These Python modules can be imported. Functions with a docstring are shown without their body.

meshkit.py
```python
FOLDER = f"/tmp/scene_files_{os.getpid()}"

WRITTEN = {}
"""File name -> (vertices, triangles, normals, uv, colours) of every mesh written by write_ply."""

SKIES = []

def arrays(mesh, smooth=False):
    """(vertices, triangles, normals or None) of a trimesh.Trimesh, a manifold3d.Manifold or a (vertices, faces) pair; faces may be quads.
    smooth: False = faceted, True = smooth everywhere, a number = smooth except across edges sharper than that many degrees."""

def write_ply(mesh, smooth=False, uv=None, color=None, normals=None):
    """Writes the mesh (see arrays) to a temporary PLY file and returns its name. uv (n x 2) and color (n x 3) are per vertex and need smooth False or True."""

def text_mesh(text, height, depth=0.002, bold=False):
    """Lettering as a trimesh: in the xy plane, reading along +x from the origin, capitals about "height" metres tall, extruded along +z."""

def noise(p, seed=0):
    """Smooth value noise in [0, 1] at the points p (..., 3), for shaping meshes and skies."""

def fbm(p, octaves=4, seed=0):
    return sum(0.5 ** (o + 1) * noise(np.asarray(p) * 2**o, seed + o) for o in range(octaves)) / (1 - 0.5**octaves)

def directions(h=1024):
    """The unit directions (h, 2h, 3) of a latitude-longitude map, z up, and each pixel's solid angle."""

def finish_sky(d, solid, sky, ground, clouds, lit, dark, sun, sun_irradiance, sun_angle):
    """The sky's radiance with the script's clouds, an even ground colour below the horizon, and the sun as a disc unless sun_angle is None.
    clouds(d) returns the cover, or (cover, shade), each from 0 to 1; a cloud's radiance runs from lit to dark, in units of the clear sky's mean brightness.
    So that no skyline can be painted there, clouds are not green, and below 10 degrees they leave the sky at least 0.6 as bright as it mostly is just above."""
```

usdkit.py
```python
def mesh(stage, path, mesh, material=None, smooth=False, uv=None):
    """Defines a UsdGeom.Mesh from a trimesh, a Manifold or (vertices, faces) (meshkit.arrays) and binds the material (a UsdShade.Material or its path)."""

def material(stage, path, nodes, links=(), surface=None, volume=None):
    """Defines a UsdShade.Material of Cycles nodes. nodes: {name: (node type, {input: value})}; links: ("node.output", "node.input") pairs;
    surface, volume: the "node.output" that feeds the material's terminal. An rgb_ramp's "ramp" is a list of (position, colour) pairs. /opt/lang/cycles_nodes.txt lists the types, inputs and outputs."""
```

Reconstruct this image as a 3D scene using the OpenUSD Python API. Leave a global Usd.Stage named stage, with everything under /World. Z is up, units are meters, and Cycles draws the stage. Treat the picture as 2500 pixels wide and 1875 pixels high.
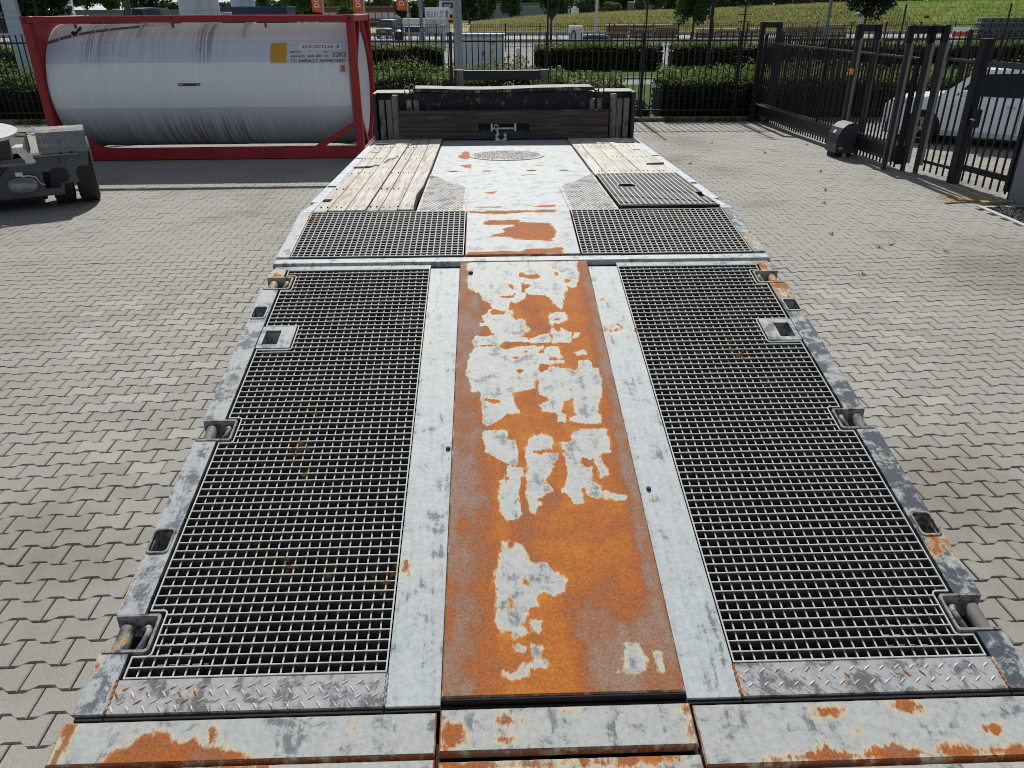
import math, random
import numpy as np
import trimesh
import shapely
from shapely.geometry import Polygon, box as sbox, Point, LineString, MultiPolygon
from shapely import affinity
import usdkit, meshkit
from pxr import Usd, UsdGeom, UsdLux, UsdShade, Gf, Sdf, Vt

stage = Usd.Stage.CreateInMemory()
UsdGeom.SetStageUpAxis(stage, "Z")
UsdGeom.SetStageMetersPerUnit(stage, 1.0)
world = UsdGeom.Xform.Define(stage, "/World")
stage.SetDefaultPrim(world.GetPrim())
UsdGeom.Scope.Define(stage, "/World/Looks")
PI = math.pi
rnd = random.Random(7)
rs = np.random.RandomState(7)

# ---------------------------------------------------------------- camera, sky, sun, exposure
PITCH, ROLL, CAMH = 0.45414599, -0.0043777, 2.68225
cam = UsdGeom.Camera.Define(stage, "/World/camera")
fw = np.array([0, math.cos(PITCH), -math.sin(PITCH)]); r0 = np.array([1.0, 0, 0]); u0 = np.cross(r0, fw)
rt = r0 * math.cos(ROLL) + u0 * math.sin(ROLL); up = -r0 * math.sin(ROLL) + u0 * math.cos(ROLL)
cam.AddTransformOp().Set(Gf.Matrix4d(*rt, 0, *up, 0, *(-fw), 0, 0, 0, CAMH, 1))
cam.CreateHorizontalApertureAttr(36.0)
cam.CreateVerticalApertureAttr(27.0)
cam.CreateFocalLengthAttr(36.0 * 1878.0 / 2500.0)
cam.CreateClippingRangeAttr(Gf.Vec2f(0.05, 3000.0))
cam.CreateExposureAttr(0.25)
SUN_AZ, SUN_EL = -0.02, math.radians(42.0)
SKY_STRENGTH, SUN_POWER = 0.05, 1.25

sky = UsdLux.DomeLight.Define(stage, "/World/sky")
skymat = usdkit.material(stage, "/World/Looks/sky_air", {
    "s": ("sky_texture", {"sky_type": "single_scattering", "sun_disc": False, "sun_elevation": SUN_EL, "sun_rotation": SUN_AZ, "air_density": 1.0, "aerosol_density": 2.0}),
    "tc": ("texture_coordinate", {}),
    "m": ("mapping", {"scale": (1.0, 1.0, 3.5)}),
    "n": ("noise_texture", {"scale": 2.2, "detail": 7.0, "roughness": 0.6}),
    "r": ("rgb_ramp", {"ramp": [(0.47, (0, 0, 0)), (0.66, (1, 1, 1))]}),
    "bw": ("rgb_to_bw", {}),
    "sz": ("separate_xyz", {}),
    "hz": ("map_range", {"from_min": 0.0, "from_max": 0.16, "to_min": 0.97, "to_max": 0.0, "clamp": True}),
    "mxx": ("math", {"math_type": "maximum"}),
    "mx": ("mix_color", {"b": (12.5, 13.0, 13.6)}),
    "bg": ("background_shader", {"strength": SKY_STRENGTH})},
    [("tc.generated", "m.vector"), ("m.vector", "n.vector"), ("n.fac", "r.fac"), ("r.color", "bw.color"), ("bw.val", "mxx.value1"), ("tc.generated", "sz.vector"), ("sz.z", "hz.value"), ("hz.result", "mxx.value2"), ("mxx.value", "mx.fac"), ("s.color", "mx.a"), ("mx.result", "bg.color")], surface="bg.background")
UsdShade.MaterialBindingAPI.Apply(sky.GetPrim()).Bind(skymat)
sky.GetPrim().SetCustomDataByKey("kind", "structure")

sun = UsdLux.DistantLight.Define(stage, "/World/sun")
sun.CreateIntensityAttr(SUN_POWER)
sun.CreateNormalizeAttr(True)
sun.CreateAngleAttr(0.53)
sun.CreateColorAttr(Gf.Vec3f(1.0, 0.965, 0.905))
S = np.array([math.sin(SUN_AZ) * math.cos(SUN_EL), math.cos(SUN_AZ) * math.cos(SUN_EL), math.sin(SUN_EL)])
zz = S; xx = np.cross([0, 0, 1.0], zz); xx /= np.linalg.norm(xx); yy = np.cross(zz, xx)
sun.AddTransformOp().Set(Gf.Matrix4d(*xx, 0, *yy, 0, *zz, 0, 0, 0, 50, 1))

# ---------------------------------------------------------------- materials
def M(name, nodes, links, surface="p.BSDF"):
    return usdkit.material(stage, "/World/Looks/" + name, nodes, links, surface=surface)

def plain(name, color, rough=0.5, metallic=0.0, var=0.12, scale=6.0, bump=0.0, bscale=80.0, spec=0.5, coat=0.0):
    """Painted or bare surface with a slight uneven tone."""
    c = np.array(color, float)
    nodes = {"tc": ("texture_coordinate", {}), "n": ("noise_texture", {"scale": scale, "detail": 6.0, "roughness": 0.65}),
             "r": ("rgb_ramp", {"ramp": [(0.25, tuple(c * (1 - var))), (0.75, tuple(np.minimum(c * (1 + var), 1)))]}),
             "p": ("principled_bsdf", {"roughness": rough, "metallic": metallic, "specular_ior_level": spec, "coat_weight": coat})}
    links = [("tc.object", "n.vector"), ("n.fac", "r.fac"), ("r.color", "p.base_color")]
    if bump:
        nodes["n2"] = ("noise_texture", {"scale": bscale, "detail": 4.0}); nodes["b"] = ("bump", {"strength": bump, "distance": 0.004})
        links += [("tc.object", "n2.vector"), ("n2.fac", "b.height"), ("b.normal", "p.normal")]
    return M(name, nodes, links)

def galv(name, light=(0.50, 0.53, 0.54), dark=(0.13, 0.15, 0.17), bias=0.5, rust=0.0, mask=False, scratch=0.5, lat_streak=False, scale=1.0, metal=0.0, rough=0.62):
    """Hot-dip galvanised plate: pale oxide over slate grey, scuffs, and rust where the zinc has gone."""
    sx = (3.0, 40.0, 3.0) if lat_streak else (45.0, 3.0, 8.0)
    nodes = {
        "tc": ("texture_coordinate", {}),
        "n1": ("noise_texture", {"scale": 13.0 * scale, "detail": 10.0, "roughness": 0.74, "distortion": 0.4}),
        "mp": ("mapping", {"scale": sx}),
        "n2": ("noise_texture", {"scale": 1.0, "detail": 8.0, "roughness": 0.75}),
        "add": ("math", {"math_type": "multiply_add", "value2": scratch}),
        "r1": ("rgb_ramp", {"ramp": [(bias - 0.03 + scratch * 0.5, dark), (bias + 0.01 + scratch * 0.5, tuple(0.45 * np.array(dark) + 0.55 * np.array(light))), (bias + 0.045 + scratch * 0.5, light), (1.0, tuple(np.minimum(np.array(light) * 1.15, 0.72)))]}),
        "n4": ("noise_texture", {"scale": 60.0, "detail": 5.0, "roughness": 0.7}),
        "r4": ("rgb_ramp", {"ramp": [(0.3, (0.78, 0.78, 0.79)), (0.7, (1.08, 1.08, 1.07))]}),
        "mul": ("mix_color", {"blend_type": "multiply", "fac": 1.0}),
        # rust
        "mp5": ("mapping", {"scale": (1.5, 0.5, 1.0) if not lat_streak else (0.4, 2.0, 1.0)}), "n5": ("noise_texture", {"scale": 30.0, "detail": 8.0, "roughness": 0.78}),
        "n6": ("noise_texture", {"scale": 2.6 if not mask else 8.0, "detail": 9.0, "roughness": 0.7}),
        "mp6": ("mapping", {"scale": (0.5, 2.2, 1.0) if lat_streak else (1.4, 1.0, 1.0), "location": (3.1, 1.7, 0)}),
        "n7": ("noise_texture", {"scale": 140.0, "detail": 7.0, "roughness": 0.85}),
        "n8": ("noise_texture", {"scale": 7.0, "detail": 9.0, "roughness": 0.72}),
        "ro": ("rgb_ramp", {"ramp": [(0.20, (0.45, 0.175, 0.022)), (0.29, (0.39, 0.13, 0.020)), (0.42, (0.33, 0.098, 0.020)), (0.52, (0.27, 0.095, 0.034)), (0.62, (0.25, 0.125, 0.07)), (0.75, (0.25, 0.16, 0.12))]}),
        "rsp": ("rgb_ramp", {"ramp": [(0.34, (0.5, 0.48, 0.5)), (0.5, (1, 1, 1)), (0.66, (1.5, 1.55, 1.7))]}),
        "rmul": ("mix_color", {"blend_type": "multiply", "fac": 1.0, "use_clamp": False}),
        "fac": ("rgb_ramp", {"ramp": [(0.478, (0, 0, 0)), (0.512, (1, 1, 1))]}),
        "halo": ("rgb_ramp", {"ramp": [(0.44, (0, 0, 0)), (0.49, (0.7, 0.7, 0.7)), (0.52, (0, 0, 0))]}),
        "bwf": ("rgb_to_bw", {}), "bwh": ("rgb_to_bw", {}),
        "mh": ("mix_color", {"b": (0.55, 0.46, 0.26)}),
        "mr": ("mix_color", {}),
        "rr": ("map_range", {"from_min": 0.0, "from_max": 1.0, "to_min": rough, "to_max": 0.85}),
        "bp": ("bump", {"strength": 0.25, "distance": 0.002}),
        "p": ("principled_bsdf", {"metallic": metal, "specular_ior_level": 0.22})}
    links = [("tc.object", "n1.vector"), ("tc.object", "mp.vector"), ("mp.vector", "n2.vector"), ("n2.fac", "add.value1"), ("n1.fac", "add.value3"),
             ("add.value", "r1.fac"), ("tc.object", "n4.vector"), ("n4.fac", "r4.fac"), ("r1.color", "mul.a"), ("r4.color", "mul.b"),
             ("tc.object", "mp5.vector"), ("mp5.vector", "n5.vector"), ("tc.object", "mp6.vector"), ("mp6.vector", "n6.vector"), ("tc.object", "n7.vector"), ("tc.object", "n8.vector"),
             ("n7.fac", "rsp.fac"), ("ro.color", "rmul.a"), ("rsp.color", "rmul.b"),
             ("fac.color", "bwf.color"), ("halo.color", "bwh.color"), ("bwh.val", "mh.fac"), ("mul.result", "mh.a"),
             ("mh.result", "mr.a"), ("rmul.result", "mr.b"), ("bwf.val", "mr.fac"), ("mr.result", "p.base_color"),
             ("bwf.val", "rr.value"), ("rr.result", "p.roughness"), ("n4.fac", "bp.height"), ("bp.normal", "p.normal")]
    # rust level: 0.5 is the border
    nodes["k1"] = ("math", {"math_type": "multiply_add", "value2": 0.30 if not mask else 0.75, "value3": rust - (0.15 if not mask else 0.375)})      # fine ragged edge
    links += [("n5.fac", "k1.value1")]
    nodes["k2"] = ("math", {"math_type": "add"})
    links += [("n6.fac", "k2.value1"), ("k1.value", "k2.value2")]
    last = "k2.value"
    if mask:
        nodes["du"] = ("attribute", {"attribute": "dull"}); nodes["d1"] = ("math", {"math_type": "multiply_add", "value2": 0.95, "value3": -0.13}); nodes["d2"] = ("math", {"math_type": "multiply_add", "value2": 0.42})
        links += [("n8.fac", "d1.value1"), ("du.fac", "d2.value1"), ("d1.value", "d2.value3"), ("d2.value", "ro.fac")]
    else: links += [("n8.fac", "ro.fac")]
    if mask:
        nodes["at"] = ("attribute", {"attribute": "rust"})
        nodes["k3"] = ("math", {"math_type": "multiply_add", "value2": 0.36, "value3": 0.03})
        nodes["k4"] = ("math", {"math_type": "add"})
        links += [(last, "k3.value1"), ("k3.value", "k4.value1"), ("at.fac", "k4.value2")]
        last = "k4.value"
    links += [(last, "fac.fac"), (last, "halo.fac")]
    return M(name, nodes, links)

mat = {}
mat["plate_mask"] = galv("rust_marked_plate", light=(0.37, 0.39, 0.385), dark=(0.15, 0.17, 0.18), bias=0.42, rust=0.0, mask=True, scratch=0.35)
mat["plate_cross"] = galv("rust_streaked_plate", light=(0.32, 0.355, 0.37), dark=(0.17, 0.2, 0.225), bias=0.43, rust=0.0, mask=True, scratch=0.4, lat_streak=True)
mat["galv_pale"] = galv("zinc_pale", light=(0.36, 0.385, 0.395), dark=(0.14, 0.16, 0.18), bias=0.43, rust=-0.16, scratch=0.45)
mat["galv_strip"] = galv("zinc_strip", light=(0.37, 0.405, 0.42), dark=(0.15, 0.17, 0.185), bias=0.375, rust=-0.16, scratch=0.75)
mat["galv_mid"] = galv("zinc_scuffed", light=(0.35, 0.375, 0.385), dark=(0.11, 0.13, 0.155), bias=0.465, rust=-0.135, scratch=0.35)
mat["galv_dark"] = galv("zinc_slate", light=(0.33, 0.35, 0.35), dark=(0.06, 0.075, 0.095), bias=0.525, rust=-0.125, scratch=0.25)
mat["galv_rail"] = galv("zinc_rail", light=(0.36, 0.40, 0.44), dark=(0.2, 0.23, 0.26), bias=0.42, rust=-0.2, scratch=0.3)
mat["tread"] = galv("zinc_tread", light=(0.33, 0.34, 0.345), dark=(0.115, 0.124, 0.132), bias=0.46, rust=-0.11, scratch=0.3)
mat["grating"] = galv("grating_sides", light=(0.055, 0.053, 0.05), dark=(0.025, 0.024, 0.023), bias=0.4, rust=-0.20, scratch=0.3)  # bar bodies: the shade inside the cells is put into this dark colour
mat["lit_top"] = galv("grating_edges", light=(0.46, 0.46, 0.44), dark=(0.26, 0.26, 0.25), bias=0.36, rust=-0.165, scratch=0.3)  # bar tops: sunlight on them is put into this pale colour
mat["ring_rust"] = galv("zinc_pocket", light=(0.26, 0.25, 0.24), dark=(0.085, 0.08, 0.08), bias=0.46, rust=-0.15, scratch=0.2, scale=3)
mat["chassis"] = plain("chassis_black", (0.012, 0.012, 0.013), 0.8)
mat["black_edge"] = plain("gap_black", (0.01, 0.01, 0.011), 0.9)
mat["black_steel"] = plain("black_scuffed_paint", (0.011, 0.0135, 0.018), 0.5, var=0.6, scale=5, bump=0.15)
mat["black_zinc"] = galv("lid_steel", light=(0.14, 0.145, 0.14), dark=(0.02, 0.022, 0.027), bias=0.55, rust=-0.14, scratch=0.3)
mat["chipped"] = galv("chipped_black", light=(0.12, 0.10, 0.09), dark=(0.010, 0.0125, 0.017), bias=0.60, rust=-0.2, scratch=0.1)
mat["stake"] = galv("stake_steel", light=(0.15, 0.15, 0.145), dark=(0.05, 0.05, 0.05), bias=0.44, rust=-0.12, scratch=0.4)
mat["lug"] = galv("lug_steel", light=(0.42, 0.43, 0.44), dark=(0.25, 0.26, 0.27), bias=0.42, rust=-0.03, scratch=0.3)
mat["weld"] = galv("weld_rusty", light=(0.30, 0.29, 0.28), dark=(0.12, 0.11, 0.10), bias=0.45, rust=0.0, scratch=0.2, scale=4)
mat["hook"] = plain("forged_steel", (0.45, 0.46, 0.46), 0.45, 0.3, 0.3, 20)
mat["red"] = plain("container_red", (0.27, 0.009, 0.013), 0.5, var=0.25, scale=2.5, bump=0.05)
mat["hole"] = plain("casting_hole", (0.012, 0.008, 0.008), 0.9)
mat["rubber"] = plain("tyre_rubber", (0.012, 0.012, 0.013), 0.75, bump=0.2)
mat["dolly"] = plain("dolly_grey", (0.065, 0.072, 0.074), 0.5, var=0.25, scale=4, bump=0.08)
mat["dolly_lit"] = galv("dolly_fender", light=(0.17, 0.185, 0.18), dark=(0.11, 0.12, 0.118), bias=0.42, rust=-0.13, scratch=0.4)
mat["silver"] = plain("silver_plate", (0.55, 0.56, 0.56), 0.35, 0.3, 0.2, 12)
mat["lampbowl"] = plain("lamp_bowl", (0.30, 0.31, 0.32), 0.3, 0.4, 0.4, 14)
mat["fence_black"] = plain("fence_black", (0.008, 0.009, 0.011), 0.5, spec=0.3)
mat["gate_black"] = plain("gate_anthracite", (0.007, 0.0085, 0.011), 0.42, spec=0.25)
mat["gate_post"] = plain("gate_post_anthracite", (0.022, 0.025, 0.026), 0.4)
mat["tube"] = plain("guide_tube", (0.17, 0.17, 0.165), 0.33, 0.2)
mat["wire"] = plain("fence_wire", (0.02, 0.035, 0.025), 0.6)
mat["orange"] = plain("sign_orange", (0.75, 0.27, 0.01), 0.5)
mat["flag"] = plain("flag_orange", (0.70, 0.12, 0.02), 0.8)
mat["white"] = plain("white_paint", (0.72, 0.73, 0.74), 0.5, var=0.06)
mat["ink"] = plain("lettering_black", (0.02, 0.022, 0.035), 0.6)
mat["yellow"] = plain("placard_yellow", (0.52, 0.27, 0.015), 0.6, var=0.08)
mat["label"] = plain("label_white", (0.52, 0.54, 0.58), 0.6, var=0.06)
mat["galv_pole"] = plain("pole_zinc", (0.22, 0.25, 0.28), 0.5, 0.2, 0.3, 9)
mat["pole_grey"] = plain("pole_grey", (0.16, 0.2, 0.25), 0.5)
mat["pole_pale"] = plain("pole_pale", (0.40, 0.42, 0.44), 0.5)
mat["bluewhite"] = plain("pale_blue_post", (0.42, 0.50, 0.58), 0.5, var=0.08)
mat["cabinet"] = plain("cabinet_white", (0.50, 0.53, 0.55), 0.55, var=0.06)
mat["cabinet_roof"] = plain("cabinet_roof", (0.30, 0.33, 0.36), 0.6)
mat["concrete"] = plain("concrete", (0.36, 0.36, 0.34), 0.85, var=0.15, scale=12, bump=0.2)
mat["kerb"] = plain("kerb_dark", (0.13, 0.13, 0.125), 0.9, var=0.3, scale=8, bump=0.3)
mat["wall_grey"] = None
mat["brick"] = plain("brown_brick", (0.15, 0.08, 0.065), 0.85, var=0.2, scale=30)
mat["roof"] = plain("flat_roof", (0.12, 0.13, 0.12), 0.8)
mat["glass_dark"] = plain("glass_dark", (0.015, 0.02, 0.022), 0.06, spec=0.4)
mat["glass_blue"] = plain("glass_blue", (0.10, 0.17, 0.20), 0.15, spec=0.6)
mat["carwhite"] = plain("car_white", (0.78, 0.81, 0.84), 0.25, var=0.02, coat=0.6)
mat["cargrey"] = plain("car_grey", (0.10, 0.11, 0.12), 0.25, var=0.02, coat=0.6)
mat["vandark"] = plain("van_dark", (0.03, 0.045, 0.055), 0.3, var=0.05, coat=0.4)
mat["plastic_black"] = plain("black_plastic", (0.012, 0.012, 0.013), 0.5)
mat["rim"] = plain("rim_silver", (0.35, 0.36, 0.37), 0.35, 0.7)
mat["lens"] = plain("lamp_lens", (0.35, 0.38, 0.42), 0.12, 0.2)
mat["bluebox"] = plain("container_blue", (0.012, 0.035, 0.10), 0.55, var=0.15)
mat["timber"] = plain("stacked_timber", (0.20, 0.12, 0.075), 0.85, var=0.5, scale=1.2)
mat["timber_top"] = plain("sawn_timber", (0.50, 0.36, 0.22), 0.85, var=0.3, scale=2)
mat["crate"] = plain("crate_grey", (0.085, 0.10, 0.115), 0.6, var=0.2)
mat["silo"] = plain("silo_pale", (0.40, 0.46, 0.52), 0.5, var=0.08)
mat["redsign"] = plain("sign_red", (0.5, 0.04, 0.02), 0.5)
mat["plank_old"] = plain("old_plank", (0.24, 0.21, 0.13), 0.9, var=0.4, scale=20)
mat["gravel"] = plain("gravel_dark", (0.055, 0.055, 0.065), 0.85, var=0.6, scale=50, bump=0.4)
mat["sand"] = plain("sand_patch", (0.34, 0.23, 0.10), 0.95, var=0.35, scale=22, bump=0.3)
mat["wallstone"] = plain("wall_speckled", (0.16, 0.175, 0.20), 0.8, var=0.75, scale=130)
mat["asphalt"] = plain("asphalt", (0.05, 0.055, 0.065), 0.9, spec=0.06, var=0.2, scale=3)
mat["lot"] = plain("pale_paving", (0.19, 0.19, 0.195), 0.9, spec=0.06, var=0.15, scale=1.5)
mat["pale_road"] = plain("pale_concrete_road", (0.30, 0.295, 0.29), 0.9, spec=0.06, var=0.12, scale=1)
mat["verge"] = plain("verge_green", (0.04, 0.065, 0.013), 0.95, spec=0.06, var=0.45, scale=2.5, bump=0.5, bscale=30)
mat["soil"] = plain("soil", (0.045, 0.04, 0.028), 0.95, spec=0.06, var=0.5, scale=6, bump=0.5, bscale=25)
mat["bed"] = plain("joint_sand", (0.055, 0.05, 0.043), 0.95, var=0.35, scale=30)

mat["paver"] = M("concrete_paver", {
    "tc": ("texture_coordinate", {}), "g": ("geometry", {}), "oi": ("object_info", {}),
    "sum": ("math", {"math_type": "add"}), "fr": ("math", {"math_type": "fraction"}),
    "tone": ("rgb_ramp", {"ramp": [(0.0, (0.222, 0.218, 0.203)), (0.4, (0.250, 0.246, 0.230)), (0.8, (0.272, 0.267, 0.248)), (1.0, (0.292, 0.287, 0.268))]}),
    "n": ("noise_texture", {"scale": 230.0, "detail": 3.0, "roughness": 0.8}),
    "rs": ("rgb_ramp", {"ramp": [(0.30, (0.55, 0.55, 0.55)), (0.5, (1, 1, 1)), (0.66, (1.65, 1.62, 1.55))]}),
    "mu": ("mix_color", {"blend_type": "multiply", "fac": 0.85, "use_clamp": False}),
    "n2": ("noise_texture", {"scale": 0.42, "detail": 7.0, "roughness": 0.62}),
    "r2": ("rgb_ramp", {"ramp": [(0.33, (0.66, 0.62, 0.55)), (0.47, (0.96, 0.95, 0.93)), (0.7, (1.06, 1.06, 1.06))]}),
    "mu2": ("mix_color", {"blend_type": "multiply", "fac": 0.9, "use_clamp": False}),
    "b": ("bump", {"strength": 0.5, "distance": 0.0015}),
    "p": ("principled_bsdf", {"roughness": 0.88, "specular_ior_level": 0.25})},
    [("g.random_per_island", "sum.value1"), ("oi.random", "sum.value2"), ("sum.value", "fr.value1"), ("fr.value", "tone.fac"),
     ("g.position", "n.vector"), ("n.fac", "rs.fac"), ("tone.color", "mu.a"), ("rs.color", "mu.b"), ("g.position", "n2.vector"), ("n2.fac", "r2.fac"),
     ("mu.result", "mu2.a"), ("r2.color", "mu2.b"), ("mu2.result", "p.base_color"), ("n.fac", "b.height"), ("b.normal", "p.normal")])

def wood(name, a, b, c, sc=(30.0, 1.6, 8.0), rough=0.85):
    return M(name, {
        "tc": ("texture_coordinate", {}), "mp": ("mapping", {"scale": sc}), "oi": ("object_info", {}), "cx": ("combine_xyz", {}),
        "of": ("vector_math", {"math_type": "scale", "scale": 37.0}), "ad": ("vector_math", {"math_type": "add"}),
        "n": ("noise_texture", {"scale": 1.0, "detail": 9.0, "roughness": 0.68, "distortion": 1.3}),
        "r": ("rgb_ramp", {"ramp": [(0.30, a), (0.47, b), (0.62, c)]}),
        "n2": ("noise_texture", {"scale": 3.0, "detail": 5.0}), "r2": ("rgb_ramp", {"ramp": [(0.3, (0.78, 0.76, 0.72)), (0.6, (1, 1, 1))]}),
        "mu": ("mix_color", {"blend_type": "multiply", "fac": 1.0}), "bp": ("bump", {"strength": 0.6, "distance": 0.006}),
        "p": ("principled_bsdf", {"roughness": rough, "specular_ior_level": 0.2})},
        [("tc.object", "mp.vector"), ("oi.random", "cx.x"), ("oi.random", "cx.z"), ("cx.vector", "of.vector1"), ("mp.vector", "ad.vector1"), ("of.vector", "ad.vector2"), ("ad.vector", "n.vector"),
         ("n.fac", "r.fac"), ("tc.object", "n2.vector"), ("n2.fac", "r2.fac"), ("r.color", "mu.a"), ("r2.color", "mu.b"), ("mu.result", "p.base_color"), ("n.fac", "bp.height"), ("bp.normal", "p.normal")])
mat["wood_pale"] = wood("weathered_deck_wood", (0.19, 0.17, 0.145), (0.45, 0.43, 0.39), (0.56, 0.54, 0.50))
mat["wood_new"] = wood("bleached_deck_wood", (0.33, 0.30, 0.25), (0.50, 0.48, 0.435), (0.58, 0.56, 0.52), sc=(22.0, 1.2, 8.0))
mat["wood_dark"] = wood("dark_board_wood", (0.02, 0.016, 0.013), (0.055, 0.045, 0.038), (0.10, 0.085, 0.075), sc=(1.6, 8.0, 30.0))

def leaf(name, a, b, c, fac=0.35):
    return M(name, {"g": ("geometry", {}), "r": ("rgb_ramp", {"ramp": [(0.0, a), (0.5, b), (1.0, c)]}),
                    "d": ("principled_bsdf", {"roughness": 0.6, "specular_ior_level": 0.25}), "t": ("translucent_bsdf", {}), "m": ("mix_closure", {"fac": fac})},
             [("g.random_per_island", "r.fac"), ("r.color", "d.base_color"), ("r.color", "t.color"), ("d.BSDF", "m.closure1"), ("t.BSDF", "m.closure2")], surface="m.closure")
mat["leaf_mid"] = leaf("leaf_mid", (0.06, 0.11, 0.03), (0.095, 0.16, 0.045), (0.15, 0.23, 0.07))
mat["leaf_dark"] = leaf("leaf_dark", (0.03, 0.06, 0.026), (0.048, 0.088, 0.036), (0.075, 0.12, 0.05))
mat["leaf_light"] = leaf("leaf_light", (0.12, 0.18, 0.04), (0.18, 0.27, 0.06), (0.28, 0.37, 0.09))
mat["leaf_grey"] = leaf("leaf_grey", (0.10, 0.14, 0.08), (0.14, 0.19, 0.10), (0.20, 0.25, 0.14))
mat["leaf_hedge"] = leaf("leaf_hedge", (0.02, 0.038, 0.012), (0.03, 0.055, 0.016), (0.05, 0.08, 0.02))
mat["leaf_shrub"] = leaf("leaf_shrub", (0.09, 0.13, 0.025), (0.15, 0.20, 0.04), (0.24, 0.27, 0.07), 0.5)
mat["leaf_tip"] = leaf("leaf_tip", (0.10, 0.13, 0.025), (0.15, 0.17, 0.04), (0.2, 0.16, 0.06))
mat["dry_grass"] = leaf("dry_grass_blades", (0.22, 0.21, 0.09), (0.32, 0.295, 0.155), (0.42, 0.375, 0.24), 0.55)
mat["green_grass"] = leaf("green_grass_blades", (0.16, 0.225, 0.045), (0.215, 0.28, 0.065), (0.29, 0.33, 0.10), 0.55)
mat["bark"] = plain("bark", (0.07, 0.06, 0.05), 0.9, var=0.4, scale=12)
mat["dike"] = M("dike_grass", {
    "g": ("geometry", {}), "n": ("noise_texture", {"scale": 0.35, "detail": 8.0, "roughness": 0.7}), "sx": ("separate_xyz", {}),
    "k": ("math", {"math_type": "multiply_add", "value2": -0.006, "value3": 0.12}), "k2": ("math", {"math_type": "add"}),
    "r": ("rgb_ramp", {"ramp": [(0.3, (0.15, 0.205, 0.045)), (0.5, (0.215, 0.25, 0.08)), (0.62, (0.30, 0.285, 0.135)), (0.8, (0.40, 0.36, 0.22))]}),
    "n3": ("noise_texture", {"scale": 7.0, "detail": 6.0, "roughness": 0.8}), "r3": ("rgb_ramp", {"ramp": [(0.3, (0.5, 0.52, 0.5)), (0.7, (1.2, 1.2, 1.2))]}),
    "mu": ("mix_color", {"blend_type": "multiply", "fac": 0.9, "use_clamp": False}), "bp": ("bump", {"strength": 0.3, "distance": 0.08}),
    "p": ("principled_bsdf", {"roughness": 0.95, "specular_ior_level": 0.1})},
    [("g.position", "n.vector"), ("g.position", "sx.vector"), ("sx.x", "k.value1"), ("n.fac", "k2.value1"), ("k.value", "k2.value2"), ("k2.value", "r.fac"),
     ("g.position", "n3.vector"), ("n3.fac", "r3.fac"), ("r.color", "mu.a"), ("r3.color", "mu.b"), ("mu.result", "p.base_color"), ("n3.fac", "bp.height"), ("bp.normal", "p.normal")])

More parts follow.
